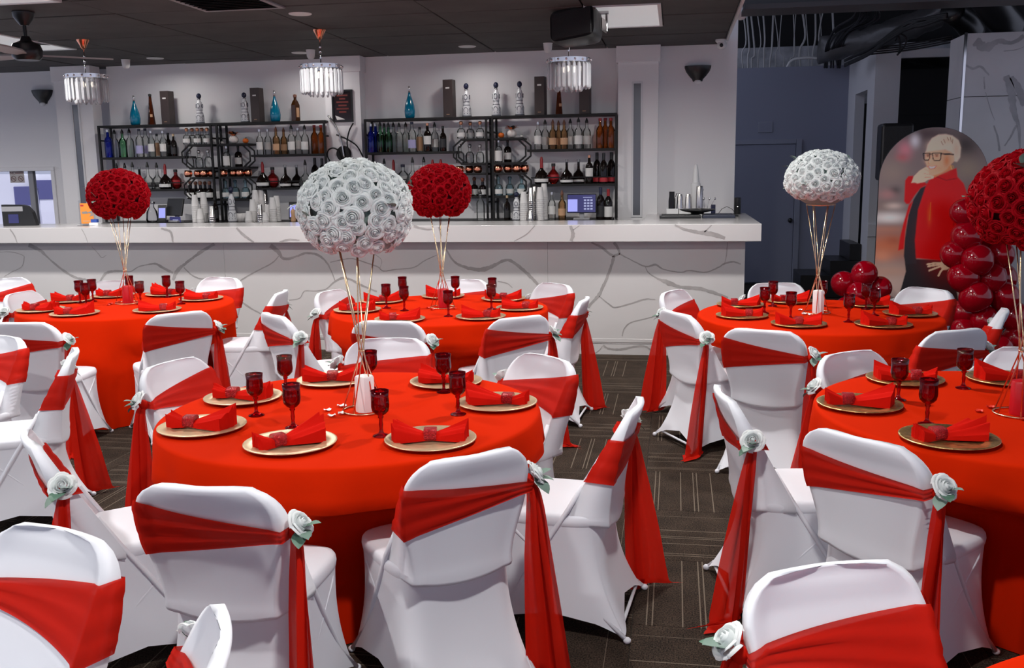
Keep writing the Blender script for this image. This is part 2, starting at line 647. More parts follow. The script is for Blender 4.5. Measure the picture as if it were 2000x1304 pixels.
def pillar(n, x0, x1, cap, slot=None):
    p = struct(MB().b2(x0, x1, YP, YW-.001, 0, ZC-.001).build('trim_%d' % n, M['wall']))
    MB().b2(x0-cap, x1+cap, YP-cap, YW-.002, ZC-.17, ZC-.001, .004).build('capital', M['wall'], p)
    if slot:
        a, b, z0, z1 = slot
        f = MB()
        f.b2(a-.02, a, YP-.012, YP-.001, z0-.02, z1+.02)
        f.b2(b, b+.02, YP-.012, YP-.001, z0-.02, z1+.02)
        f.b2(a, b, YP-.012, YP-.001, z0-.02, z0)
        f.b2(a, b, YP-.012, YP-.001, z1, z1+.02)
        f.build('slot_frame', M['wall_grey'], p)
        MB().b2(a, b, YP-.005, YP-.001, z0, z1).build('slot_mirror', M['slot'], p)
    return p


M['slot'] = mat('smoked mirror strip', (.16, .165, .18), .25, metal=.5)
M['slot_violet'] = mat('violet smoked strip', (.11, .10, .17), .25, metal=.4)
a, b = ay(1237, 300, YP), ay(1251, 300, YP)
pillar(3, ay(1207, 250, YP).x, ay(1285, 250, YP).x, .02, (a.x, b.x, ay(1244, 420, YP).z, ay(1244, 163, YP).z))
pillar(4, ay(638, 250, YP).x, ay(706, 250, YP).x, .02)
a, b = ay(150, 300, YP), ay(161, 300, YP)
p1 = pillar(5, ay(113, 250, YP).x, ay(184, 250, YP).x, .02, (a.x, b.x, 1.15, ay(145, 205, YP).z))

# beyond the bar, right: slate wall with a door, recess, pilaster, black panel, marble wall
YD = 14.3
ztop = ay(1550, 130, YD).z
xr = ay(1652, 300, YD).x
wb = struct(MB().b2(.2, xr, YD, YD+.12, 0, ztop).build('wall_right', M['blue']))
dr = ay(1562, 400, YD).x
dz = ay(1500, 272, YD).z
door = struct(thing('door_1', '', '', (0, 0, 0)))
for k_ in ('label', 'category'):
    del door[k_]
MB().b2(dr-1.0, dr-.085, YD-.03, YD-.002, .02, dz-.075, .004).build('door_leaf', M['blue'], door)
fr = MB()
fr.b2(dr-.08, dr, YD-.045, YD-.002, 0, dz, .006)
fr.b2(dr-1.08, dr-.081, YD-.045, YD-.002, dz-.07, dz, .006)
fr.build('door_frame', M['blue_trim'], door)
k = ay(1543, 430, YD-.05)
MB().ball((k.x, YD-.08, k.z), .035, 14, 8).tube([(k.x, YD-.08, k.z), (k.x, YD-.03, k.z)], .014).build('door_knob', M['black_plastic'], door, True)
# side wall with its doorway and the pilaster beyond the slate wall
YPi = 12.62
sw = MB()
sw.b2(xr, xr+.12, YPi+.02, YPi+.30, 0, ztop)
sw.b2(xr, xr+.12, YPi+.30, 13.75, ay(1668, 180, 13.3).z, ztop)
sw.b2(xr, xr+.12, 13.75, YD+.12, 0, ztop)
struct(sw.build('wall_side', M['wall_grey']))
struct(MB().b2(xr+.5, xr+.6, YPi+.3, 14.2, 0, ztop).build('wall_recess', M['wall_grey']))
xp1 = ay(1748, 250, YPi).x
pil = struct(MB().b2(xr, xp1, YPi-.14, YPi+.02, 0, ztop).build('trim_6', M['wall_grey']))
MB().b2(xr-.005, xp1+.01, YPi-.17, YPi-.141, ay(1715, 460, YPi).z, ay(1715, 436, YPi).z, .004).build('rail_block', M['wall_grey'], pil)
xm = ay(1845, 200, 12.6).x
struct(MB().b2(xp1, xm+.8, 12.62, 12.70, 0, ay(1790, 112, 12.62).z).build('wall_black_panel', M['screen_black']))
struct(MB().b2(xp1, xm+.8, 12.55, 12.72, ay(1790, 112, 12.55).z, ay(1790, 96, 12.55).z).build('trim_7', M['wall_grey']))
YM = 10.5
xmw = ay(1881, 160, YM).x
zm = ay(1900, 65, YM).z
wm = struct(MB().b2(xmw, 7.4, YM, 11.05, 0, zm-.62).build('wall_marble', M['marble_grey']))
MB().b2(xmw, 7.4, YM, 11.05, zm-.613, zm).build('marble_panel', M['marble_grey'], wm)
MB().b2(xmw-.012, xmw+.012, YM-.012, YM+.012, 0, zm+.01).build('corner_trim', M['chrome'], wm)
struct(MB().b2(-10, 9, 15.4, 15.5, 0, 4.6).build('wall_far', M['deck']))
struct(MB().b2(.3, 5, 15.2, 15.38, 2.6, 3.45).build('lit_wall_band', M['lit_band']))  # added band: the lit low strip of the far wall, put into its colour


# open roof above the right side: deck, beam, joists
struct(MB().b2(XE+.02, 9, -2.2, 15.5, 4.35, 4.45).build('ceiling_deck', M['deck']))
bm_ = MB()
p0, p1 = ay(1455, 22, 8.6), ay(1900, 36, 8.6)
bm_.b2(.55, 6, 8.5, 8.9, p0.z, p0.z+.04)
bm_.b2(.55, 6, 8.68, 8.72, p0.z+.04, p0.z+.5)
bm_.b2(.55, 6, 8.5, 8.9, p0.z+.5, p0.z+.54)
M['beam'] = mat('dark painted steel', (.05, .05, .055), .5)
bmo = struct(bm_.build('beam', M['beam']))
MB().tube([ay(1460, 24, 9.0), ay(1640, 14, 9.0)], .02, 8).build('conduit', M['beam'], bmo)


# ------------------------------------------------------------------ veins in the stone
def smooth_poly(pts, ws, sub=6):
    pts = [Vector(p) for p in pts]
    P = [pts[0]*2-pts[1]]+pts+[pts[-1]*2-pts[-2]]
    out, ww = [], []
    for i in range(1, len(P)-2):
        for k in range(sub):
            t_ = k/sub
            a, b, c, d = P[i-1], P[i], P[i+1], P[i+2]
            out.append(.5*((2*b)+(c-a)*t_+(2*a-5*b+4*c-d)*t_*t_+(3*b-a-3*c+d)*t_**3))
            ww.append(ws[i-1]*(1-t_)+ws[i]*t_)
    out.append(pts[-1])
    ww.append(ws[-1])
    return out, ww


vr = random.Random(11)


def vein(parent, pts, w, Y, yoff=.0012, mt='vein', scale_w=1.0):
    """pts: photograph pixels on the stone face at plane Y; w: pixel width(s)"""
    ws = list(w) if isinstance(w, (list, tuple)) else [w*.75]+[w]*(len(pts)-2)+[w*.6]
    loc = [ay(x, y, Y) for x, y in pts]
    mpp = Y/FPX*1.03*scale_w
    P, ww = smooth_poly([(p.x, p.z, 0) for p in loc], ws)
    L, R = [], []
    for i, p in enumerate(P):
        t_ = (P[min(i+1, len(P)-1)]-P[max(i-1, 0)]).normalized()
        n = Vector((-t_.y, t_.x, 0))
        h = ww[i]*mpp/2
        L.append(p+n*h*vr.uniform(.75, 1.25))
        R.append(p-n*h*vr.uniform(.75, 1.25))
    m = MB()
    n = len(P)
    vv = [(q.x, Y-yoff, q.y) for q in L]+[(q.x, Y-yoff, q.y) for q in R]
    m.add(vv, [(i, i+1, n+i+1, n+i) for i in range(n-1)])
    return m.build('vein', M[mt], parent)


# ------------------------------------------------------------------ the bar
bar = thing('bar_counter', 'long white marble-look bar front with grey veins behind the tables', 'bar counter')
XR = .622
seams = [-9.9, -6.9, -4.35, ay(1070, 550, YB).x, XR]
for i in range(4):
    MB().b2(seams[i]+.001, seams[i+1]-.001, YB, YB+.03, .103, 1.055).build('marble_panel', M['marble'], bar)
MB().b2(XR-.03, XR, YB+.0305, YW-.1, 0, 1.055).build('end_panel', M['marble'], bar)
MB().b2(-9.9, XR-.0005, YB-.004, YB+.02, .115, .15, .003).build('base_moulding', M['marble'], bar)
MB().b2(-9.9, XR-.0005, YB, YB+.02, 0, .098).build('plinth', M['marble'], bar)
VE = [
 ([(56,478),(78,488.5),(96,505),(125,529),(148,542),(169,546)], [9,7,4,5,5,4]),
 ([(0,492),(23,492),(44,498),(47,505),(42,521),(23,531),(8,540)], 1.6),
 ([(195,550),(205,535),(216,530),(234,529),(255,530),(270,521),(289,516.5),(304,515),(320,523.6),(338,533)], [4,5,5,4,2,2,2.5,4,6,5]),
 ([(419,476),(395,490),(377,503),(359,517),(346,529),(338,547)], [6,7,5,5,8,5]),
 ([(359,522),(372,535),(387,543),(408,546)], 3), ([(463,552),(481,540.5),(502,529),(520,520),(535,510.6),(544.5,500)], 2.6),
 ([(458,576),(481,596),(510,613)], 4), ([(179,481),(192,495),(199,503),(208,498)], 1.5),
 ([(528,479),(543,491),(551,503),(564,505.4),(580,500),(600,494),(621,498),(637,511),(647,529),(654,547)], [9,8,6,5,4,4,5,4,2,2]),
 ([(564,586),(585,582),(595,568),(616,568),(637,564),(652,551),(668,543),(686,546),(702,555),(736,569)], [1.5,1.5,1.5,2,2,3,5,4,4,3]),
 ([(645,512),(668,507),(689,505),(720,514.5),(738,521),(749,529),(772,526),(808,522),(829,509),(853,498)], 2.2),
 ([(725,492),(745,507),(742,524)], 1.3),
 ([(870,485),(884,507),(899,518),(923,525),(946,526),(967,517),(987,508),(1001.5,511),(1022,527),(1039,543),(1051,555)], [3,4,5,7,9,7,5,6,6,6,5]),
 ([(972,549),(990,553),(1001,562)], 2),
 ([(1155,473.5),(1173,482),(1190,495),(1199,500)], [3,5,4,5]), ([(1199,473),(1207,485),(1209,495),(1199,500)], [5,5,4,5]),
 ([(1199,500),(1193,523),(1181,552),(1170,575),(1155,592),(1149,601)], [6,5,5,6,5,4]),
 ([(1209,495),(1228,505),(1260,520),(1280,517),(1297,526),(1329,531.5),(1347,528),(1378.5,531.5),(1405,521),(1413,515.5),(1431,511),(1447,515.5)], [3,2,2.5,4,2,2,3,2.2,2.5,3,3,2]),
 ([(1260,520),(1268,534),(1289,546),(1306,552),(1329,560.5),(1364,563),(1393,571),(1422,581)], [1.5,2,4,10,6,7,6,3]),
 ([(1170,578),(1190,594),(1202,600),(1233.5,592),(1260,584),(1280,585)], 2.6),
 ([(1215,656),(1219,642),(1231,630),(1257,623),(1280,617)], 2), ([(1420.6,473),(1419,497),(1415,515.5)], 1.6),
 ([(1178,674),(1190,681),(1213,682),(1242,676.5),(1260,676.5),(1277,687)], 4), ([(1158,692),(1170,684),(1177,675)], 1.6),
]
for pts, w in VE:
    vein(bar, pts, w, YB)
# worktop: long slab plus the return to the wall at the right end
YS = 8.55
ZT = 1.21
top = MB()
top.b2(-9.9, .745, YS, 9.28, 1.057, ZT, .004)
ctop = top.build('countertop', M['marble'])
tag(ctop, 'thick white quartz countertop running along the whole bar', 'countertop')
MB().b2(-.30, .745, 9.281, YW-.03, 1.057, ZT, .004).build('return_slab', M['marble'], ctop)
VS = [([(19.5,447),(28.6,461),(34,475)],3), ([(159,446.5),(166,458.6),(172,474)],1.6), ([(315,446),(333,453),(338,473)],5), ([(462,445),(476,459),(496,473)],5.5),
 ([(546,473),(564,468),(585,469)],4), ([(1045,440),(1028,457.5),(1004,471)],2), ([(1114,441),(1119,456),(1116,470.5)],[5,7,6]), ([(1119,449),(1132,440)],1.6),
 ([(1318,439.5),(1341,449),(1364,453),(1387,456),(1416,465)],[3,5,6,9,5]), ([(1375.6,453),(1390,439.5)],3), ([(857,443),(862,461)],4), ([(808,441),(828,447),(848,448)],[5,4,2])]
for pts, w in VS:
    vein(ctop, pts, w if not isinstance(w, list) else w, YS, .0012)
for pts, w in (([(1905,80),(1925,92),(1950,80),(1975,84),(2000,70)], [14, 16, 8, 6, 8]), ([(1884,126),(1900,134),(1915,130),(1932,147)], 4), ([(1922,150),(1923,174)], 3),
               ([(1965,148),(1975,180),(1980,215),(1990,250),(1992,290)], [9, 14, 10, 5, 3]), ([(1975,150),(1990,175),(2003,205)], [7, 12, 12]),
               ([(1985,245),(1975,265),(1962,285)], [4, 3, 2]), ([(1941,245),(1949,270),(1952,295)], [2, 3.5, 3]), ([(1925,180),(1935,215),(1943,235)], 1.2), ([(1960,100),(1985,97),(2003,90)], 1.4)):
    vein(wm, pts, w, YM, .0012, 'vein_soft')
# ------------------------------------------------------------------ roses and leaves
def rose_mesh(name, seed=1):
    """a rolled heart and two whorls of outward curling petals, radius about 1"""
    r_ = random.Random(seed)
    m = MB()
    N = 46
    vv, ff = [], []
    ph = r_.uniform(0, 6)
    for i in range(N):
        f = i/(N-1)
        th = ph+f*2*math.pi*3.0
        r = .10+.50*f**.9+.025*math.sin(3*th)*f
        zt_ = .74-.16*f+.03*math.sin(2.6*th)
        ca, sa = math.cos(th), math.sin(th)
        for k, z in ((.80, .12), (1.06, zt_*.62), (.98, zt_-.05), (.72+.40*f, zt_)):
            vv.append((r*k*ca, r*k*sa, z))
    for i in range(N-1):
        for k in range(3):
            ff.append((i*4+k, (i+1)*4+k, (i+1)*4+k+1, i*4+k+1))
    m.add(vv, ff)
    m.lathe([(.0, .1), (.16, .2), (.15, .55), (.06, .66), (0, .66)], 8)
    for n, half, prof in ((5, 43, ((.36, .10), (.60, .34), (.69, .49), (.77, .525), (.85, .46))), (6, 38, ((.28, .0), (.62, .16), (.84, .35), (.95, .375), (1.04, .29)))):
        a1 = r_.uniform(0, 6)
        for q in range(n):
            a0 = a1+2*math.pi*q/n+r_.uniform(-.1, .1)
            hh = math.radians(half)
            dz = r_.uniform(-.07, .06)
            vv, ff = [], []
            NA = 6
            for b, (r, z) in enumerate(prof):
                for a in range(NA):
                    ta = a/(NA-1)*2-1
                    g = b/4
                    rr = (r+.05*ta*g)*(1-.10*g*ta*ta)
                    vv.append((rr*math.cos(a0+ta*hh), rr*math.sin(a0+ta*hh), z+dz*g-.20*g*ta*ta))
            for b in range(len(prof)-1):
                for a in range(NA-1):
                    ff.append((b*NA+a, b*NA+a+1, (b+1)*NA+a+1, (b+1)*NA+a))
            m.add(vv, ff)
    return m.mesh(name, True)


def leaf_mesh(name):
    m = MB()
    vv, ff = [], []
    N = 7
    for i in range(N):
        t_ = i/(N-1)
        w = .32*math.sin(math.pi*min(1, t_*1.02))**.8+.01
        z = .18*math.sin(t_*2.2)
        vv += [(-w, t_, z+.10*w), (0, t_, z-.02), (w, t_, z+.10*w)]
    for i in range(N-1):
        for k in range(2):
            ff.append((i*3+k, i*3+k+1, i*3+k+4, i*3+k+3))
    m.add(vv, ff)
    return m.mesh(name, True)


ROSEW = [rose_mesh('rose', s) for s in (1, 2, 3)]
ROSER = [rose_mesh('rose', s) for s in (4, 5, 6)]
for me in ROSEW:
    me.materials.append(M['rose_white'])
for me in ROSER:
    me.materials.append(M['rose_red'])
LEAF = leaf_mesh('leaf')
LEAF.materials.append(M['leaf'])
LEAFP = leaf_mesh('leaf')
LEAFP.materials.append(M['leaf_pale'])


def look_rot(n, spin=0.0):
    return (Vector(n).to_track_quat('Z', 'Y') @ Euler((0, 0, spin)).to_quaternion()).to_euler()


# ------------------------------------------------------------------ the covered chair
ZB, ZTOP = .445, .835


def back_point(u, z, off=0.0):
    """u in 0..1 round the backrest: rear face left->right, then front face right->left"""
    t_ = min(1.0, max(0.0, (z-ZB)/(ZTOP-ZB)))
    sm = min(1, t_/.6)
    sm = sm*sm*(3-2*sm)
    wr = .188+.040*sm
    wf = .222
    rr = .10
    zz = max(0.0, z-(ZTOP-rr))
    cut = rr-math.sqrt(max(0.0, rr*rr-zz*zz))
    wr -= cut
    wf -= cut
    yf = -.045+(-.262+.045)*t_
    yr = -.212-.078*t_**1.5
    rim = max(0, min(1, (ZTOP-.035-z)/.03))
    if u < .5:
        s_ = -1+u*4
        x = wr*s_
        y = yr-.020*(1-s_*s_)
        y += .006*rim*max(0, min(1, (.90-abs(s_))/.12))
        y -= off
        x += off*s_
    else:
        s_ = 1-(u-.5)*4
        x = wf*s_
        y = yf-.026*(1-s_*s_)
        y -= .009*rim*max(0, min(1, (.90-abs(s_))/.10))
        y += off
        x += off*s_
    return Vector((x, y, z))


def chair_meshes():
    me = {}
    N = 56
    rings = []
    # rolled lip under the back where the cover wraps the seat edge (sags in the middle)
    base = [back_point(i/N, ZB) for i in range(N)]
    c = sum(base, Vector())/N
    for k, dz in ((.90, -.030), (.985, -.028), (1.01, -.016)):
        ring = []
        for i, p in enumerate(base):
            s_ = -1+i/N*4 if i/N < .5 else 1-(i/N-.5)*4
            sag = .022*(1-s_*s_) if i/N < .5 else 0
            q = c+(p-c)*k
            ring.append(Vector((q.x, q.y, ZB+dz-sag)))
        rings.append(ring)
    zs = [ZB+(ZTOP-ZB)*k/20 for k in range(20)]+[ZTOP-.006]
    for z in zs:
        rings.append([back_point(i/N, z) for i in range(N)])
    top_ = rings[-1]
    c = sum(top_, Vector())/N
    rings.append([c+(p-c)*.93+Vector((0, 0, .007)) for p in top_])
    rings.append([c+(p-c)*.6+Vector((0, 0, .011)) for p in top_])
    me['backrest'] = MB().loft(rings).mesh('backrest', True)

    def seat_o(a, k=1.0):
        ca, sa = math.cos(a), math.sin(a)
        x = .214*math.copysign(abs(ca)**.40, ca)
        y = (.240*abs(sa)**.40 if sa > 0 else -.196*abs(sa)**.55)
        return Vector((x*k, y*k+.002, 0))
    n = 60
    rings = []
    for z, k in ((.410, .955), (.420, .99), (.436, 1.0), (.450, .992), (.459, .97), (.464, .90)):
        rings.append([seat_o(2*math.pi*i/n, k)+Vector((0, 0, z)) for i in range(n)])
    me['seat'] = MB().loft(rings).mesh('seat', True)
    # stretch skirt pulled to the four feet; the sides run flat over the leg tubes
    n = 104
    rings = []
    for kk in range(17):
        t_ = kk/16
        ring = []
        for i in range(n):
            a = 2*math.pi*i/n
            T = seat_o(a, .985)
            ca, sa = math.cos(a), math.sin(a)
            cness = abs(math.sin(2*a))**3
            side = abs(ca)**6
            bx = .238*math.copysign(abs(ca)**.20, ca)
            by = (.262 if sa > 0 else .305)*math.copysign(abs(sa)**.20, sa)
            s2 = (by/(.262 if sa > 0 else .305) if abs(ca) > abs(sa) else bx/.238)**2
            px_ = 1-.04*(1-s2)
            py_ = 1-(.20*(1-s2) if abs(sa) > abs(ca) else 0)
            B = Vector((bx*px_, by*py_, 0))
            e = t_**1.5
            P = T*(1-e)+B*e
            w_ = math.sin(math.pi*t_)
            P.x *= 1-.035*w_
            P.y *= 1-.085*w_
            zb = .008+.080*(1-s2)
            ring.append(Vector((P.x, P.y, .428*(1-t_)+zb*t_)))
        rings.append(ring)
    me['skirt'] = MB().loft(rings, caps=False).mesh('skirt', True)
    # folding frame tubes showing through the stretched sides, each leg one mesh
    for k, s_ in (('ll', -1), ('lr', 1)):
        me['front'+k] = MB().tube([(s_*.196, -.120, .575), (s_*.2105, -.062, .475), (s_*.208, .03, .33), (s_*.211, .145, .14), (s_*.231, .250, .012)], .0095, 8).ball((s_*.232, .252, .012), (.013, .014, .012), 10, 6).mesh('leg', True)
        me['rear'+k] = MB().tube([(s_*.190, .165, .43), (s_*.203, .13, .385), (s_*.201, .02, .28), (s_*.207, -.13, .14), (s_*.232, -.288, .014)], .0085, 8).ball((s_*.232, -.290, .013), (.013, .015, .013), 10, 6).mesh('leg', True)
    me['stretcher'] = MB().tube([(-.226, -.262, .040), (.226, -.262, .040)], .007, 8).mesh('stretcher', True)
    return me


CH = chair_meshes()


def sash_meshes(seed):
    r_ = random.Random(seed)
    zt0, zb0 = .775+r_.uniform(-.022, .015), .592+r_.uniform(-.015, .015)
    kz = .694+r_.uniform(-.012, .012)
    N, V = 60, 12
    vv, ff = [], []
    ph = r_.uniform(0, 6)
    for i in range(N):
        u = i/N
        s_ = -1+u*4 if u < .5 else 1-(u-.5)*4
        q = (s_+1)/2
        q2 = q**.9
        za = zt0*(1-q2)+(kz+.016)*q2
        zb_ = zb0*(1-q2)+(kz-.018)*q2
        for v in range(V):
            tv = v/(V-1)
            z = za*(1-tv)+zb_*tv
            edge = abs(s_)**8
            off = .0065+(.0026*math.sin(tv*17+ph+s_*1.5)*(1-.3*q)+.0016*math.sin(tv*31+2*ph))*(1-.75*edge)+.010*q**6
            vv.append(back_point(u, z, off))
    for i in range(N):
        j = (i+1) % N
        for v in range(V-1):
            ff.append((i*V+v, j*V+v, j*V+v+1, i*V+v+1))
    band = MB().add(vv, ff).mesh('sash', True)
    # knot and two tails hanging to the floor
    kn = Vector((.243, -.215, kz))
    knot = MB().ball(kn, (.017, .026, .024), 12, 8).mesh('knot', True)
    tails = []
    for q in (0, 1):
        dx = .012*q
        w0, w1 = .048, .115+.03*r_.random()
        sw = r_.uniform(-.025, .03)
        end = r_.uniform(.0, .10)
        path = [kn, kn+Vector((.012+dx, -.012, -.05)), kn+Vector((.016+dx+sw*.3, -.02-.02*q, -.25)), Vector((kn.x+.02+dx+sw*.7, kn.y-.03-.04*q, .25)), Vector((kn.x+.024+dx+sw, kn.y-.045-.05*q, .06)), Vector((kn.x+.03+dx+sw, kn.y-.055-.05*q, .014+.004*q)), Vector((kn.x+.05+dx+sw, kn.y-.08-.05*q-end, .007+.003*q))]
        P, ww = smooth_poly(path, [w0*.6, w0, (w0+w1)/2, w1*.85, w1, w1*1.05, w1*1.1], 4)
        d = Vector((.9, -.45, 0)).normalized() if q == 0 else Vector((.25, -.95, 0)).normalized()
        nrm = Vector((d.y, -d.x, 0))
        NV = 9
        vv, ff = [], []
        for i, p in enumerate(P):
            g = min(1, i/6)
            for k in range(NV):
                tk = k/(NV-1)-.5
                rip = .010*g*math.sin(tk*13+ph+i*.06)+.004*math.sin(tk*25+q)
                o_ = nrm*rip if p.z > .03 else Vector((0, 0, abs(rip)*.4))
                vv.append(p+d*tk*ww[i]+o_)
        for i in range(len(P)-1):
            for k in range(NV-1):
                ff.append((i*NV+k, i*NV+k+1, (i+1)*NV+k+1, (i+1)*NV+k))
        tails.append(MB().add(vv, ff).mesh('sash_tail', True))
    return band, knot, tails, kn


SASH = [sash_meshes(s) for s in range(5)]


def make_chair(tip, face, label, group, var, rnd_):
    """tip: world point over which the crown of the backrest stands; face: heading of the sitter"""
    rz = face-math.pi/2
    off = Matrix.Rotation(rz, 3, 'Z') @ Vector((0, -.275, 0))
    t_ = thing('banquet_chair', label, 'chair', (tip.x-off.x, tip.y-off.y, 0), rz, group)
    for nm in ('backrest', 'seat', 'skirt'):
        obj(nm, CH[nm], M['white_spandex'], t_)
    for k in ('frontll', 'frontlr', 'rearll', 'rearlr'):
        obj('leg', CH[k], M['white_spandex'], t_)
    obj('stretcher', CH['stretcher'], M['white_spandex'], t_)
    band, knot, tails, kn = SASH[var % len(SASH)]
    s_ = obj('sash', band, M['sash'], t_)
    obj('knot', knot, M['sash'], s_)
    for tm_ in tails:
        obj('sash_tail', tm_, M['sash'], s_)
    nrm = Vector((.75, -.30+rnd_.uniform(-.25, .25), .6)).normalized()
    rp = kn+Vector((.014, -.006, .020))
    ro = obj('rose', ROSEW[var % 3], None, t_, rp, look_rot(nrm, rnd_.uniform(0, 6)), .046)
    ro['label'] = 'white rose tied at the knot of the sash'
    for k in range(3):
        a = rnd_.uniform(-.5, .5)+(-2.2, -.9, .4)[k]
        d = Vector((.35+.3*math.cos(a), .55*math.sin(a)-.15, -.55+.35*k)).normalized()
        q = d.to_track_quat('Y', 'Z').to_euler()
        obj('leaf', LEAF if (var+k) % 2 else LEAFP, None, t_, rp+Vector((.006, 0, -.012)), q, .062+.014*rnd_.random())
    return t_


TD = dict(T1='the nearest white-rose table', T2='the middle red-rose table by the bar', T3='the right-edge red-rose table', T4='the white-rose table by the portrait', T5='the left red-rose table by the bar', T6='the cropped table, left edge', T7='the cropped table, bottom right', T8='the cropped table, bottom left')
TC = dict(T1=(-1.282, 3.596), T2=(-1.625, 6.461), T3=(1.332, 3.879), T4=(.920, 6.335), T5=(-4.039, 6.496), T6=(-3.97, 3.73), T7=(1.09, 1.245), T8=(-1.83, .98))
# table, place, pixel of the crown of the backrest, turn (degrees) added to facing the table
CHAIRS = [
 ('T1', 'back left of', 336, 705, 8), ('T1', 'behind', 757, 660, 0), ('T1', 'back right of', 1066, 695, 0), ('T1', 'right of', 1238, 788, 0), ('T1', 'front right of', 920, 884, 0), ('T1', 'front left of', 396, 945, 0), ('T1', 'left of', 62, 850, 0),
 ('T2', 'back left of', 645, 567, 0), ('T2', 'left of', 535, 612, 0), ('T2', 'front left of', 755, 625, 0), ('T2', 'front right of', 1015, 617, 0), ('T2', 'right of', 1140, 582, 0), ('T2', 'back right of', 1085, 553, 0), ('T2', 'behind', 904, 545, 0),
 ('T3', 'back left of', 1660, 687, 0), ('T3', 'left of', 1416, 764, 0), ('T3', 'front left of', 1680, 850, 0), ('T3', 'behind', 2024, 680, 0),
 ('T4', 'back left of', 1315, 567, 0), ('T4', 'left of', 1322, 608, 0), ('T4', 'front left of', 1490, 642, 0), ('T4', 'behind', 1515, 552, 0), ('T4', 'back right of', 1812, 562, 0), ('T4', 'right of', 1960, 605, 0), ('T4', 'front right of', 1870, 642, 0),
 ('T5', 'farthest left behind', 10, 543, 0), ('T5', 'left of', 40, 570, 0), ('T5', 'behind', 205, 548, 0), ('T5', 'back right of', 432, 541, 0), ('T5', 'right of', 548, 568, 0), ('T5', 'front right of', 350, 609, 0), ('T5', 'front left of', 40, 628, 0),
 ('T6', 'back right of', 0, 655, 0), ('T6', 'right of', 140, 685, 0), ('T8', 'behind', 110, 1035, 0), ('T8', 'back right of', 418, 1236, -7), ('T7', 'back left of', 1622, 1105, -20),
]
cr_ = random.Random(3)
FOOT = {}
for i, (t_, place, x, y, turn) in enumerate(CHAIRS):
    tip = az(x, y, .842)
    c = TC[t_]
    face = math.atan2(c[1]-tip.y, c[0]-tip.x)+math.radians(turn)
    o = make_chair(tip, face, 'white chair with red sash, %s %s' % (place, TD[t_]), 'white covered chairs with red sashes', i, cr_)
    FOOT.setdefault(t_, []).append((o.location.copy(), face))


# ------------------------------------------------------------------ tablecloths (pushed in where chairs stand)
def make_cloth(key, label, seed, R=.762):
    cx, cy = TC[key]
    r_ = random.Random(seed)
    N = 288
    lim, lim2 = [], []
    for i in range(N):
        a = 2*math.pi*i/N
        L = 9.9
        L2 = 9.9
        for tt, chs in FOOT.items():
            for p, face in chs:
                if math.hypot(p.x-cx, p.y-cy) > 2.0:
                    continue
                f = Vector((math.cos(face), math.sin(face)))
                s_ = Vector((f.y, -f.x))
                # march along the ray until the chair footprint is met
                r = .2
                while r < 1.1:
                    q = Vector((cx+r*math.cos(a)-p.x, cy+r*math.sin(a)-p.y))
                    if abs(q.dot(s_)) < .262 and -.34 < q.dot(f) < .285:
                        break
                    r += .01
                L = min(L, r-.012 if r < 1.1 else 9.9)
                r = .2
                while r < 1.1:
                    q = Vector((cx+r*math.cos(a)-p.x, cy+r*math.sin(a)-p.y))
                    if abs(q.dot(s_)) < .262 and -.34 < q.dot(f) < .0:
                        break
                    r += .01
                L2 = min(L2, r-.012 if r < 1.1 else 9.9)
        lim.append(L)
        lim2.append(L2)
    k = 3
    lim = [min(lim[(i+d) % N] for d in range(-k, k+1)) for i in range(N)]
    lim2 = [min(lim2[(i+d) % N] for d in range(-k, k+1)) for i in range(N)]
    nf = r_.randint(15, 18)
    fold = []
    ph = [r_.uniform(0, 6.28) for _ in range(5)]
    for i in range(N):
        a = 2*math.pi*i/N
        w = .5*math.sin(nf*a+ph[0]+.7*math.sin(3*a+ph[1]))+.3*math.sin((nf*1.0+7)*a+ph[2])+.2*math.sin(5*a+ph[3])
        fold.append(w)
    rings = []
    zt = .752
    for z, rr in ((zt, .02), (zt, .25), (zt, .50), (zt, R-.025), (zt-.0015, R-.010), (zt-.006, R-.002), (zt-.014, R+.002)):
        rings.append([Vector((cx+rr*math.cos(2*math.pi*i/N), cy+rr*math.sin(2*math.pi*i/N), z)) for i in range(N)])
    H_ = zt-.014
    for kk in range(1, 17):
        d = kk/16
        z = H_*(1-d)+.004*d
        ring = []
        rs = []
        for i in range(N):
            g = d**.75
            r = R+.002+.05*g+.048*g*fold[i]
            if lim2[i] < r:
                r = max(.5, lim2[i])
            b = min(1, max(0, (.60-z)/.10))
            L = max(.24, lim[i])
            if L < r:
                r = r*(1-b)+L*b
            rs.append(r)
        for _ in range(2):
            rs = [min(rs[i], (rs[i-1]+2*rs[i]+rs[(i+1) % N])/4) for i in range(N)]
        for i in range(N):
            a = 2*math.pi*i/N
            ring.append(Vector((cx+rs[i]*math.cos(a), cy+rs[i]*math.sin(a), z)))
        rings.append(ring)
    m = MB().loft(rings, caps=False)
    n = len(m.v)
    m.v.append((cx, cy, zt))
    for i in range(N):
        m.f.append((i, (i+1) % N, n))
    o = m.build('tablecloth', M['red_cloth'], None, True)
    # origin at the base
    for q in o.data.vertices:
        q.co.x -= cx
        q.co.y -= cy
    o.location = (cx, cy, 0)
    tag(o, label, 'tablecloth', 'red tablecloths on the round tables')
    return o


make_cloth('T1', 'red floor-length cloth on the nearest round table with the white rose ball', 1)
make_cloth('T2', 'red cloth on the middle round table by the bar with red rose ball', 2)
make_cloth('T3', 'red cloth on the round table cut by the right edge of the photo', 3)
make_cloth('T4', 'red cloth on the round table before the portrait board and balloons', 4)
make_cloth('T5', 'red cloth on the left round table by the bar with red rose ball', 5)
make_cloth('T7', 'sliver of red cloth on the cropped table in the bottom right corner', 6)
TZ = .7525

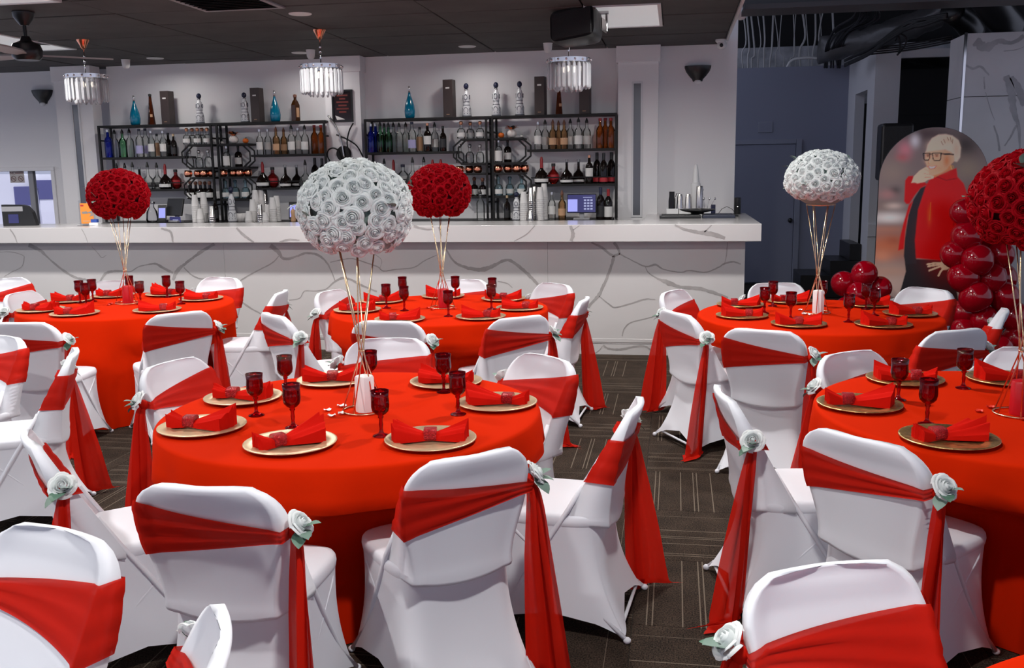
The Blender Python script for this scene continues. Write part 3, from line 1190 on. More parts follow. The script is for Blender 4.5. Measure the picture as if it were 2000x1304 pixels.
# ------------------------------------------------------------------ place settings
PLATE = MB().lathe([(0, .004), (.10, .004), (.108, .006), (.118, .013), (.160, .017), (.165, .016), (.165, .013), (.118, .008), (.105, .001), (.09, 0), (0, 0)], 48).mesh('charger_plate', True)
PLATE2 = PLATE.copy()
PLATE.materials.append(M['gold'])
PLATE2.materials.append(M['gold_mottled'])


def goblet_mesh():
    prof = [(0, .002), (.031, .0), (.032, .003), (.012, .010), (.007, .018), (.006, .030), (.008, .045), (.0065, .055), (.007, .066), (.011, .072), (.009, .078), (.020, .084), (.030, .096), (.0335, .112), (.033, .130), (.0315, .150), (.034, .172), (.0325, .172), (.030, .150), (.0315, .130), (.032, .112), (.028, .098), (.018, .088), (0, .086)]
    m = MB()
    n = 30
    vv, ff = [], []
    for r, z in prof:
        for i in range(n):
            a = 2*math.pi*i/n
            k = 1+(.03*math.cos(10*a) if z > .088 else 0)
            vv.append((r*k*math.cos(a), r*k*math.sin(a), z))
    for k in range(len(prof)-1):
        for i in range(n):
            j = (i+1) % n
            ff.append((k*n+i, k*n+j, (k+1)*n+j, (k+1)*n+i))
    return MB().add(vv, ff).mesh('goblet', True)


GOB = goblet_mesh()
GOB.materials.append(M['red_glass'])


def napkin_meshes(kind, seed):
    """a napkin pulled through a band: pleats fan out on both sides of the band (local +X and -X)"""
    r_ = random.Random(seed)
    m = MB()
    sides = {'fan': ((1, .150, .145, .075), (-1, .066, .070, .042)), 'bow': ((1, .118, .110, .066), (-1, .112, .100, .055))}[kind]
    for sg, ln, wd, ht in sides:
        NL, NW = 8, 26
        vt, vb = [], []
        tilt = r_.uniform(.0, .02)
        for i in range(NL):
            t_ = i/(NL-1)
            w = .034+(wd-.034)*t_**.9
            h = .030+(ht-.030)*t_
            for k in range(NW):
                tk = k/(NW-1)*2-1
                pleat = abs(((tk*2.2+.3*sg+.15*seed) % 1.0)*2-1)*(.6+.4*math.sin(tk*4+seed*2+sg))
                x = sg*(.006+ln*t_*(1-.16*tk*tk*(1 if sg > 0 else .3))+.010*t_*pleat)
                y = tk*w/2
                z = .012+(h*.45)*(1-abs(tk)**3*.7)+t_*pleat*h*.42+tilt*t_
                vt.append((x, y, z))
                vb.append((x, y*.97, .0045+.002*pleat*t_))
        ff = []
        n = NL*NW
        for i in range(NL-1):
            for k in range(NW-1):
                a, b, c, d = i*NW+k, i*NW+k+1, (i+1)*NW+k+1, (i+1)*NW+k
                ff += [(a, b, c, d), (n+a, n+d, n+c, n+b)]
            ff += [(i*NW, (i+1)*NW, n+(i+1)*NW, n+i*NW), (i*NW+NW-1, n+i*NW+NW-1, n+(i+1)*NW+NW-1, (i+1)*NW+NW-1)]
        for k in range(NW-1):
            e = (NL-1)*NW
            ff.append((e+k, e+k+1, n+e+k+1, n+e+k))
            ff.append((k, n+k, n+k+1, k+1))
        m.add(vt+vb, ff)
    fold = m.mesh('folded_cloth', 40)
    bd = MB()
    rings = []
    for x in (-.021, -.019, .0, .019, .021):
        k = 1.0 if abs(x) < .02 else .93
        rings.append([Vector((x, .026*k*math.copysign(abs(math.cos(a))**.6, math.cos(a)), .024+.021*k*math.copysign(abs(math.sin(a))**.6, math.sin(a)))) for a in [2*math.pi*i/24 for i in range(24)]])
    band = bd.loft(rings).mesh('napkin_band', True)
    return fold, band


NAP = {('fan', s): napkin_meshes('fan', s) for s in (0, 1)}
NAP.update({('bow', s): napkin_meshes('bow', s+5) for s in (0, 1)})
NSZ = 1.08
# table -> place, plate pixel, goblet pixel, napkin heading (degrees, world), napkin kind
SET = {
 'T1': [('left', (395, 831), (501, 810), 0, 'fan'), ('back left', (475, 774), (559, 768), 0, 'fan'), ('front left', (567, 863), (573, 834), 45, 'fan'), ('back', (650, 740), (724, 757), 10, 'bow'), ('front right', (841, 856), (745, 850), 195, 'bow'), ('back right', (876, 742), (867, 765), 170, 'fan'), ('right', (978, 784), (895, 808), 182, 'fan')],
 'T2': [('left', (698, 604), (755, 601), 5, 'fan'), ('back left', (736, 585), (787, 584), 20, 'bow'), ('front left', (781, 622), (790, 606), 25, 'fan'), ('back', (866, 575), (890, 583), 190, 'fan'), ('front right', (939, 617), (876, 617), 185, 'fan'), ('back right', (984, 582), (962, 587), 170, 'bow'), ('right', (1015, 600), (960, 603), 180, 'fan')],
 'T4': [('left', (1449, 615), (1493, 611), 180, 'fan'), ('back left', (1440, 593), (1509, 597), 0, 'fan'), ('front left', (1560, 631), (1544, 622), 185, 'bow'), ('back', (1542, 586), (1605, 597), 5, 'fan'), ('front right', (1725, 632), (1657, 628), 180, 'fan'), ('back right', (1697, 593), (1691, 603), 170, 'bow'), ('right', (1777, 611), (1707, 615), 182, 'fan')],
 'T3': [('front left', (1839, 859), (1810, 827), 20, 'fan'), ('left', (1677, 787), (1754, 780), 355, 'fan'), ('back left', (1766, 738), (1881, 757), 175, 'fan'), ('back', (1965, 738), None, 170, 'fan')],
 'T5': [('left', (73, 604), (157, 591), 0, 'fan'), ('front left', (146, 611), (169, 597), 10, 'fan'), ('back left', (132, 585), (182, 588), 15, 'bow'), ('back', (215, 573), (255, 580), 0, 'fan'), ('front right', (307, 604), (275, 593), 190, 'fan'), ('back right', (326, 573), (327, 580), 170, 'fan'), ('right', (393, 582), (354, 593), 185, 'fan')],
}
TS_ = dict(T1='the nearest white-rose table', T2='the middle red-rose table', T3='the right-edge red-rose table', T4='the white-rose table by the portrait', T5='the left red-rose table')
n_ = 0
for key, rows in SET.items():
    for place, pp, gp, head, kd in rows:
        p = az(pp[0], pp[1], TZ+.012)
        c = Vector((TC[key][0], TC[key][1], 0))
        d = Vector((p.x-c.x, p.y-c.y, 0))
        if d.length > .592:
            d *= .592/d.length
        p = c+d
        me = PLATE2 if key in ('T3', 'T4') else PLATE
        tag(obj('charger_plate', me, None, None, (p.x, p.y, TZ), (0, 0, n_*.7)), '%s charger plate, %s seat of %s' % ('mottled gold' if me is PLATE2 else 'gold', place, TS_[key]), 'plate', 'gold charger plates')
        nk = thing('napkin', 'red banded napkin, %s seat of %s' % (place, TS_[key]), 'napkin', (p.x, p.y, TZ+.0045), math.radians(head+cr_.uniform(-6, 6)), 'red folded napkins on the plates')
        fold, band = NAP[(kd, n_ % 2)]
        shift = -.045 if kd == 'fan' else 0
        obj('folded_cloth', fold, M['napkin'], nk, (shift, 0, 0), None, NSZ)
        obj('napkin_band', band, M['ring'], nk, (shift, 0, 0), None, NSZ)
        if gp:
            g = az(gp[0], gp[1], TZ+.002)
            dd = Vector((g.x-c.x, g.y-c.y, 0))
            if dd.length > .66:
                g = c+dd*(.66/dd.length)
            # keep the foot of the glass clear of the plate
            e = Vector((g.x-p.x, g.y-p.y, 0))
            tag(obj('goblet', GOB, None, None, (g.x, g.y, TZ), (0, 0, n_*.3)), 'ruby red goblet, %s seat of %s' % (place, TS_[key]), 'goblet', 'ruby red goblets')
        n_ += 1


# ------------------------------------------------------------------ centrepieces
def centrepiece(x, y, white, label, seed, r=.232, zc=1.565, hide_low=-.62, low=.80):
    r_ = random.Random(seed)
    t_ = thing('flower_centrepiece', label, 'flower centrepiece', (x, y, TZ), 0, 'rose ball centrepieces')
    mtl = M['gold_wire']
    z0 = TZ
    zw, ztp = 1.0-z0, 1.455-z0
    MB().torus((0, 0, .004), .085, .0035, 32, 6).build('base_ring', mtl, t_, True)
    MB().torus((0, 0, zw), .011, .003, 16, 6).build('waist_ring', mtl, t_, True)
    MB().torus((0, 0, ztp), .09, .003, 32, 6).build('top_ring', mtl, t_, True)
    for k in range(6):
        a = 2*math.pi*k/6+.35
        MB().tube([(.085*math.cos(a), .085*math.sin(a), .004), (.010*math.cos(a+1.2), .010*math.sin(a+1.2), zw), (.088*math.cos(a+2.6), .088*math.sin(a+2.6), ztp)], .0028, 6).build('wire', mtl, t_, True)
    c = Vector((0, 0, zc-z0))
    MB().ball(c+Vector((0, 0, .005)), (r*.80, r*.80, r*.70), 24, 14).build('foam_core', M['core_white' if white else 'core_red'], t_, True)
    N = 150 if white else 170
    ms = ROSEW if white else ROSER
    cnt = 0
    for i in range(N):
        zz = 1-2*(i+.5)/N
        if zz < hide_low:
            continue
        ph = i*2.399963
        rr = math.sqrt(1-zz*zz)
        n = Vector((rr*math.cos(ph), rr*math.sin(ph), zz))
        n = (n+Vector((r_.uniform(-.06, .06), r_.uniform(-.06, .06), r_.uniform(-.06, .06)))).normalized()
        p = c+Vector((n.x*r*.87, n.y*r*.87, n.z*r*(.74 if n.z > 0 else low)))
        sc_ = (.0385 if white else .0365)*r_.uniform(.88, 1.10)*r/.232
        obj('rose', ms[i % 3], None, t_, p, look_rot((n+Vector((r_.uniform(-.2, .2), r_.uniform(-.2, .2), r_.uniform(-.15, .15)))), r_.uniform(0, 6)), sc_)
        cnt += 1
    for i in range(9 if white else 5):
        a = r_.uniform(0, 6.28)
        zz = r_.uniform(-.4, .75)
        rr = math.sqrt(1-zz*zz)
        n = Vector((rr*math.cos(a), rr*math.sin(a), zz))
        p = c+Vector((n.x*r*.93, n.y*r*.93, n.z*r*.80))
        d = (n+Vector((r_.uniform(-1, 1), r_.uniform(-1, 1), r_.uniform(-1, 1)))).normalized()
        obj('leaf', LEAFP, None, t_, p, d.to_track_quat('Y', 'Z').to_euler(), .055)
    return t_


CP = [('T1', -1.235, 3.60, 1, 'ball of white roses on a gold wire stand, on the nearest table'),
      ('T2', -1.615, 6.50, 0, 'ball of red roses on a gold wire stand, on the middle table'),
      ('T3', 1.31, 3.83, 0, 'ball of red roses cut by the right edge of the photo'),
      ('T4', .925, 6.42, 1, 'ball of white roses on a wire stand beside the portrait board'),
      ('T5', -4.09, 6.57, 0, 'ball of red roses on a gold wire stand, on the left table')]
for i, (key, x, y, wh, lab) in enumerate(CP):
    centrepiece(x, y, wh, lab, 20+i, .232 if key != 'T4' else .240, 1.565 if key != 'T4' else 1.605, -.80, .80 if key != 'T4' else .50)
    # pillar candle inside the stand
    cd = thing('pillar_candle', '%s pillar candle in the wire stand of %s' % ('white' if wh else 'red', TS_[key]), 'candle', (x+.008, y-.004, TZ+.0005), .3, 'pillar candles')
    h = .150 if wh else .135
    MB().lathe([(.038, 0), (.0385, .004), (.0385, h-.012), (.035, h-.004), (.020, h), (.0, h+.002)], 8 if wh else 24).build('wax', M['wax_white' if wh else 'wax_red'], cd, 30)
    MB().tube([(0, 0, h), (.001, 0, h+.012)], .0012, 5).build('wick', M['cap_black'], cd)
    # petals strewn round the stand
    pr = random.Random(40+i)
    for k in range(5):
        a = pr.uniform(2.2, 6.0)
        rr = pr.uniform(.095, .15)
        m = MB()
        vv, ff = [], []
        for u in range(5):
            for v in range(5):
                a_, b_ = u/4*2-1, v/4*2-1
                sx = .017*a_*math.sqrt(1-.5*b_*b_)
                sy = .014*b_*math.sqrt(1-.5*a_*a_)
                vv.append((sx, sy, .0015+.006*(a_*a_)+.003*b_*b_))
        for u in range(4):
            for v in range(4):
                ff.append((u*5+v, u*5+v+1, u*5+v+6, u*5+v+5))
        m.add(vv, ff)
        o = m.build('rose_petal', M['petal' if wh else 'petal_red'], None, True, (x+rr*math.cos(a), y+rr*math.sin(a), TZ), (0, 0, pr.uniform(0, 6)))
        tag(o, 'loose %s rose petal by the stand of %s' % ('white' if wh else 'red', TS_[key]), 'petal', 'loose petals on ' + TS_[key])
# ------------------------------------------------------------------ open steel shelving behind the bar
YF, YK = 10.30, 10.565          # front and back of the shelves
SH = dict(top=2.28, A=1.92, B=1.55, c1=2.05, c2=1.79, c3=1.68, c4=1.43)
ZBB = 1.17                      # back bar top


def xat(x, z, Y):
    y = 300
    for _ in range(3):
        X = ay(x, y, Y).x
        y = px_of((X, Y, z))[1]
    return X


def shelving(name, label, px):
    t_ = thing(name, label, 'shelf unit')
    x0, xa, xm0, xm1, xb, x1 = [xat(q, 1.9, YF) for q in px]
    th = .022

    def post(x):
        m = MB()
        m.b2(x-.011, x+.011, YF, YF+.022, ZBB, SH['top']-.012)
        m.b2(x-.011, x+.011, YK-.022, YK, ZBB, SH['top']-.012)
        for z in (1.35, 1.73, 2.1):
            m.b2(x-.008, x+.008, YF+.022, YK-.022, z, z+.018)
        m.build('post', M['black_metal'], t_)

    def shelf(a, b, z, rail=False):
        s_ = MB().b2(a, b, YF-.002, YK, z-.028, z-.004, .003).build('shelf', M['black_metal'], t_)
        if rail:
            MB().tube([(a, YF+.004, z+.065), (b, YF+.004, z+.065)], .006, 6).build('rail', M['black_metal'], t_)
    for x in (x0+.011, xm0, xm1, x1-.011):
        post(x)
    shelf(x0, x1, SH['top']+.002)
    shelf(x0+.024, xa+.06, SH['A'])
    shelf(xb-.06, x1-.024, SH['A'])
    shelf(x0+.024, xa+.02, SH['B'], True)
    shelf(xb-.02, x1-.024, SH['B'], True)
    for k in ('c1', 'c2', 'c3', 'c4'):
        shelf(xa+.10, xm0-.012, SH[k])
        shelf(xm1+.012, xb-.10, SH[k])
    # chamfered loops that carry the small shelves
    for sg, xi in ((1, xa), (-1, xb)):
        for zt, zb, dx in ((SH['c1']-.016, SH['c2']-.016, 0), (SH['c3']-.016, SH['c4']-.016, 0)):
            for off in (0, .06):
                a = xi+sg*(.02+off*0-(.0 if off == 0 else -.055))
                pts = [(a+sg*.09, zt-off*.0), (a, zt-.075-off*.2), (a, zb+.075), (a+sg*.09, zb)]
                MB().tube([(p[0], YF+.008, p[1]) for p in pts], .010, 6).build('loop_bar', M['black_metal'], t_)
    return t_


shelving('bar_shelving', 'black metal open bar shelving left of the framed picture', (195, 352, 414, 426, 500, 637))
shelving('bar_shelving', 'black metal open bar shelving right of the framed picture', (713, 882, 950, 962, 1040, 1205))
bb = MB()
bb.b2(-6.55, -.66, 10.02, YW-.002, 1.13, ZBB, .004)
bbt = bb.build('back_bar_counter', M['black_metal'])
tag(bbt, 'black back bar counter under the bottle shelves', 'counter')
MB().b2(-6.55, -.66, 10.06, YW-.002, 0, 1.129).build('base_cabinet', M['black_metal'], bbt)

# ------------------------------------------------------------------ bottles
PR = {
 'tall': [(0, 0), (.125, 0), (.132, .02), (.132, .60), (.105, .68), (.05, .76), (.045, .93)],
 'squat': [(0, 0), (.21, 0), (.235, .03), (.235, .40), (.18, .54), (.085, .60), (.08, .78)],
 'bulb': [(0, 0), (.22, 0), (.26, .05), (.265, .2), (.2, .40), (.08, .53), (.055, .60), (.05, .88)],
 'round': [(0, 0), (.14, 0), (.27, .12), (.31, .3), (.27, .48), (.12, .62), (.09, .66), (.09, .82)],
 'wine': [(0, 0), (.125, 0), (.132, .02), (.132, .55), (.1, .66), (.047, .75), (.044, .95)],
 'cyl': [(0, 0), (.17, 0), (.18, .02), (.18, .56), (.13, .66), (.06, .70), (.055, .88)],
}
# kind -> profile, glass, height, label (material, z0, z1), cap (material, style), words
BK = {
 'clear': ('tall', 'clear', .30, ('label_white', .16, .46), ('cap_black', 'pour'), 'clear bottle with white label and black pourer'),
 'clear_s': ('tall', 'clear', .27, ('label_white', .20, .50), ('silver', 'cap'), 'clear bottle with white label and silver cap'),
 'clear_plain': ('tall', 'clear', .30, None, ('cap_black', 'pour'), 'plain clear bottle with black pourer'),
 'green': ('tall', 'green_glass', .30, None, ('cap_black', 'pour'), 'tall green glass bottle'),
 'blue': ('tall', 'blue_glass', .30, None, ('silver', 'cap'), 'tall blue glass bottle'),
 'lilac': ('tall', 'clear', .31, ('label_lilac', .12, .40), ('navy', 'cap'), 'clear bottle with lilac label'),
 'tan': ('tall', 'clear', .25, ('label_tan', .04, .62), ('cap_black', 'cap'), 'bottle in a tan paper label'),
 'dark': ('tall', 'dark_glass', .25, ('label_black', .15, .5), ('cap_black', 'cap'), 'dark bottle with black label'),
 'dark_w': ('tall', 'dark_glass', .28, ('label_white', .25, .55), ('cap_copper', 'cap'), 'dark bottle with white label'),
 'goldneck': ('tall', 'dark_glass', .24, ('label_black', .1, .4), ('gold', 'cap'), 'dark bottle with gold neck'),
 'copper_squat': ('squat', 'clear', .19, ('label_white', .10, .34), ('cap_copper', 'ball'), 'squat clear bottle with copper stopper'),
 'clear_squat': ('squat', 'clear', .19, None, ('silver', 'ball'), 'squat clear bottle with ball stopper'),
 'dark_squat': ('squat', 'dark_glass', .19, ('label_white', .08, .36), ('cap_brown', 'ball'), 'squat dark bottle with cream label'),
 'blue_squat': ('squat', 'pale_blue', .20, ('label_white', .10, .34), ('pale_blue', 'ball'), 'squat pale blue bottle with white label'),
 'amber': ('tall', 'pale_amber', .28, ('label_tan', .16, .42), ('cap_brown', 'pour'), 'pale amber bottle with pourer'),
 'amber_dark': ('tall', 'amber', .30, None, ('cap_red', 'cap'), 'tall amber bottle with dark red neck'),
 'redneck': ('bulb', 'dark_glass', .24, ('label_white', .08, .2), ('cap_red', 'long'), 'dark bottle with long red neck'),
 'red_round': ('round', 'red_spirit', .20, ('label_red', .2, .42), ('cap_black', 'cap'), 'round red flask with black stopper'),
 'bulb': ('bulb', 'dark_glass', .22, ('label_white', .06, .16), ('clear', 'cap'), 'dark bulb bottle with clear neck'),
 'bulb_clear': ('bulb', 'clear', .24, ('label_black', .08, .2), ('cap_black', 'pour'), 'clear bulb bottle with black pourer'),
 'round_clear': ('round', 'clear', .21, ('label_white', .2, .42), ('navy', 'cap'), 'round clear flask with dark stopper'),
 'wine': ('wine', 'dark_glass', .31, ('label_red', .05, .2), ('cap_black', 'foil'), 'black wine bottle with red label'),
 'wine_red': ('wine', 'dark_glass', .30, ('label_white', .08, .42), ('cap_red', 'foil'), 'wine bottle with red foil neck'),
 'wine_black': ('wine', 'dark_glass', .32, ('label_black', .08, .42), ('navy', 'foil'), 'wine bottle with dark foil neck'),
 'cyl_w': ('cyl', 'clear', .23, ('label_white', .06, .5), ('silver', 'cap'), 'clear apothecary bottle with white label'),
 'cyl_d': ('cyl', 'dark_glass', .23, ('label_white', .12, .42), ('cap_black', 'cap'), 'black apothecary bottle with diamond label'),
}
BC = {}


def bottle_meshes(kind):
    if kind in BC:
        return BC[kind]
    pf, gl, h, lab, cap, words = BK[kind]
    pr = PR[pf]
    body = MB().lathe([(r*h, z*h) for r, z in pr], 18).mesh('bottle', 35)
    body.materials.append(M[gl])
    lm = None
    if lab:
        def rad(z):
            for (r0, z0), (r1, z1) in zip(pr, pr[1:]):
                if z0 <= z <= z1 and z1 > z0:
                    return r0+(r1-r0)*(z-z0)/(z1-z0)
            return pr[-1][0]
        rows, n = 5, 12
        vv, ff = [], []
        for k in range(rows):
            z = lab[1]+(lab[2]-lab[1])*k/(rows-1)
            r = rad(z)*h*1.015+.0006
            for i in range(n):
                a = -math.pi/2+(-1.2+2.4*i/(n-1))
                vv.append((r*math.cos(a), r*math.sin(a), z*h))
        for k in range(rows-1):
            for i in range(n-1):
                ff.append((k*n+i, k*n+i+1, (k+1)*n+i+1, (k+1)*n+i))
        lm = MB().add(vv, ff).mesh('label', True)
        lm.materials.append(M[lab[0]])
    rn, zn = pr[-1][0]*h, pr[-1][1]*h
    st = cap[1]
    if st == 'pour':
        cp = [(rn*1.1, zn), (rn*1.25, zn+.006), (rn*1.1, zn+.02), (.006, zn+.045), (.005, zn+.052)]
    elif st == 'ball':
        cp = [(rn*.9, zn), (rn*1.0, zn+.006), (rn*1.35, zn+.016), (rn*1.4, zn+.028), (rn*.9, zn+.040), (0, zn+.042)]
    elif st == 'foil':
        cp = [(rn*1.12, zn*.80), (rn*1.12, zn+.012), (0, zn+.014)]
    elif st == 'long':
        cp = [(rn*1.15, zn*.68), (rn*1.15, zn+.004), (.008, zn+.03), (0, zn+.034)]
    else:
        cp = [(rn*1.15, zn-.004), (rn*1.15, zn+.022), (0, zn+.024)]
    cm = MB().lathe(cp, 12).mesh('stopper', 35)
    cm.materials.append(M[cap[0]])
    BC[kind] = (body, lm, cm)
    return BC[kind]


def put_bottle(kind, x, z, Y, label, k=1.0):
    fat = 1.14 if BK[kind][0] in ('tall', 'wine', 'bulb') else 1.04
    tallk = {'bulb': 1.2, 'round': 1.22}.get(BK[kind][0], 1.0 if BK[kind][4][1] == 'pour' else 1.07)
    if BK[kind][0] == 'squat' and z > 2:
        tallk = 1.0
    k = (k*fat*(1.1 if tallk > 1.15 else 1), k*fat*(1.1 if tallk > 1.15 else 1), k*tallk)
    body, lm, cm = bottle_meshes(kind)
    o = obj('bottle', body, None, None, (xat(x, z, Y), Y, z+.0005), None, k)
    tag(o, label, 'bottle', 'bottles on the bar shelves')
    if lm:
        obj('label', lm, None, o)
    obj('stopper', cm, None, o)
    return o


ROWS = [
 ('upper left shelf, left unit', 'A', [('blue',214),('clear_plain',227),('green',242),('clear_plain',256),('lilac',275),('lilac',287),('clear_s',298),('tan',309),('clear_s',321),('dark',331),('goldneck',341)]),
 ('top small shelf, left unit', 'c1', [('copper_squat',366),('copper_squat',377),('copper_squat',387),('copper_squat',396),('copper_squat',406)]),
 ('second small shelf, left unit', 'c2', [('clear_squat',372),('clear_squat',390),('clear_squat',408)]),
 ('lowest small shelf, left unit', 'c4', [('dark_squat',374),('dark_squat',384),('dark_squat',393),('dark_squat',402),('dark_squat',411)]),
 ('lower left shelf, left unit', 'B', [('bulb_clear',231),('bulb_clear',247),('bulb_clear',262),('bulb',275),('bulb_clear',291),('bulb_clear',309),('redneck',325),('red_round',345)]),
 ('middle inner right shelf, left unit', 'c2', [('cyl_w',444),('cyl_d',467)]),
 ('lower inner right shelf, left unit', 'c4', [('blue_squat',442),('blue_squat',461),('blue_squat',481)]),
 ('upper right shelf, left unit', 'A', [('clear_s',509),('clear_s',525),('amber',541),('amber',556),('clear',571),('clear_s',584),('clear',597),('amber_dark',616),('amber_dark',629)]),
 ('lower right shelf, left unit', 'B', [('redneck',515),('red_round',534),('bulb',559),('bulb',581),('bulb_clear',598),('wine',617),('wine',631)]),
 ('upper left shelf, right unit', 'A', [('blue',726),('blue',735),('green',744),('green',752),('green',760),('clear_plain',770),('clear_plain',781),('clear_plain',794),('lilac',806),('tan',821),('dark_w',836),('clear',850),('dark',866)]),
 ('top small shelf, right unit', 'c1', [('copper_squat',901),('copper_squat',919),('copper_squat',938)]),
 ('second small shelf, right unit', 'c2', [('clear_squat',899),('clear_squat',918),('clear_squat',938)]),
 ('lowest small shelf, right unit', 'c4', [('dark_squat',911),('dark_squat',927),('dark_squat',943)]),
 ('lower left shelf, right unit', 'B', [('dark',733),('bulb_clear',752),('redneck',770),('round_clear',788),('bulb_clear',807),('bulb_clear',829),('redneck',846),('redneck',862)]),
 ('middle inner right shelf, right unit', 'c2', [('cyl_w',974),('cyl_d',992)]),
 ('lower inner right shelf, right unit', 'c4', [('blue_squat',974),('blue_squat',996),('blue_squat',1019)]),
 ('upper right shelf, right unit', 'A', [('clear_s',1051),('clear',1065),('amber',1080),('amber',1091),('amber',1102),('clear',1114),('clear',1130),('clear',1146),('amber_dark',1172),('amber_dark',1182),('amber_dark',1193)]),
 ('lower right shelf, right unit', 'B', [('redneck',1058),('red_round',1081),('bulb',1107),('bulb',1130),('dark_w',1151),('wine',1166),('wine',1179),('wine',1194)]),
]
br_ = random.Random(9)
for shelf, zk, items in ROWS:
    for i, (kd, x) in enumerate(items):
        same = [q for q in items if q[0] == kd]
        pos = '' if len(same) == 1 else ', %s from left' % ordinal(i)
        put_bottle(kd, x, SH[zk]-.0035, 10.352+.115*(i % 2), '%s%s, %s' % (BK[kd][5], pos, shelf), br_.uniform(.96, 1.01))
# bottles standing on the back bar
for kd, x, lab in (('clear_s', 1078, 'clear bottle left of the amber one beside the till screen'), ('amber', 1098, 'amber bottle just left of the lit till screen'), ('wine_black', 1173, 'dark wine bottle just right of the lit till screen'),
                   ('wine_red', 1188, 'red-topped wine bottle at the right end of the back bar'), ('clear_plain', 939, 'clear bottle with blue neck beside the middle red roses'), ('goldneck', 991, 'slim dark bottle on the back bar under the blue bottles'),
                   ('dark', 422, 'small dark bottle on the back bar right of the cup stack')):
    put_bottle(kd, x, ZBB, 10.22, lab, 1.0)

# show pieces on the very top of the shelving
ZTP = SH['top']


def top_piece(kind, x, ytop, label):
    Y = 10.44
    X = xat(x, ZTP+.15, Y)
    h = ay(x, ytop, Y).z-ZTP
    if kind == 'teal':
        o = thing('bottle', label, 'bottle', (X, Y, ZTP), 0, 'tall show bottles on the shelving')
        MB().lathe([(0, 0), (.045, 0), (.055, .02*h/.3), (.060, .22*h), (.052, .40*h), (.028, .62*h), (.015, .74*h), (.013, .80*h)], 20).build('body', M['teal'], o, True)
        MB().lathe([(.013, .80*h), (.011, .98*h), (0, h)], 12).build('stopper', M['silver'], o, True)
    elif kind == 'slim':
        o = thing('bottle', label, 'bottle', (X, Y, ZTP), .5, 'tall show bottles on the shelving')
        MB().lathe([(0, 0), (.042, 0), (.042, .02*h), (.018, .78*h), (.015, .90*h)], 6).build('body', M['brown_glass'], o)
        MB().lathe([(.013, .90*h), (.018, .93*h), (.018, .985*h), (0, h)], 12).build('stopper', M['cap_black'], o, True)
        MB().b2(-.014, .014, -.037, -.033, .25*h, .34*h).build('label', M['label_tan'], o)
    elif kind == 'ceramic':
        o = thing('bottle', label, 'bottle', (X, Y, ZTP), 0, 'painted ceramic bottles on the shelving')
        MB().lathe([(0, 0), (.046, 0), (.050, .03*h), (.043, .28*h), (.031, .40*h), (.036, .52*h), (.038, .60*h), (.028, .70*h), (.018, .76*h), (.016, .80*h)], 24).build('body', M['ceramic'], o, True)
        MB().ball((0, 0, .905*h), (.028, .028, .092*h), 16, 10).build('stopper', M['navy'], o, True)
        MB().torus((0, 0, .80*h), .017, .006, 16, 6).build('collar', M['silver'], o, True)
        # painted blue scrolls: ovals, dots and bands hugging the body
        pm = MB()
        for (zc_, rz_, rx_, a0) in ((.58, .075, .017, 0), (.20, .075, .022, 0), (.20, .06, .02, 1.3), (.20, .06, .02, -1.3), (.58, .06, .015, 1.5), (.58, .06, .015, -1.5)):
            pts = []
            for q in range(17):
                tq = 2*math.pi*q/16
                zz = (zc_+rz_*math.sin(tq))*h
                rb = .0445 if zc_ < .4 else .0385
                aa = -math.pi/2+a0+rx_/rb*math.cos(tq)
                pts.append((rb*math.cos(aa), rb*math.sin(aa), zz))
            pm.tube(pts, .0028, 5)
        pm.torus((0, 0, .345*h), .037, .003, 24, 5).torus((0, 0, .03*h), .0505, .003, 24, 5).torus((0, 0, .445*h), .0335, .003, 24, 5)
        for a0 in (-1.9, -1.2, -.5):
            pm.ball((.046*math.cos(a0), .046*math.sin(a0), .10*h), .005, 8, 5)
        pm.build('painted_scroll', M['navy'], o, True)
    elif kind == 'box':
        o = thing('gift_box', label, 'box', (X, Y, ZTP), -.12, 'tall dark bottle boxes on the shelving')
        MB().b2(-.055, .055, -.055, .055, 0, h, .003).build('carton', M['box_brown'], o)
        MB().b2(-.022, .022, -.0565, -.0555, .76*h, .80*h).build('label', M['label_white'], o)
        MB().b2(-.018, .018, -.0565, -.0555, .07*h, .085*h).build('mark', M['label_tan'], o)
    else:
        o = thing('bottle', label, 'bottle', (X, Y, ZTP), .35, 'tall show bottles on the shelving')
        MB().lathe([(0, 0), (.045, 0), (.047, .01), (.047, .60*h), (.030, .74*h), (.016, .80*h), (.016, .88*h)], 4).build('body', M['amber'], o)
        MB().lathe([(.018, .88*h), (.020, .9*h), (.020, .985*h), (0, h)], 12).build('stopper', M['cap_brown'], o, True)
        MB().b2(-.020, .020, -.036, -.034, .15*h, .5*h).build('label', M['label_tan'], o, False, None, (0, 0, math.pi/4))
    return o


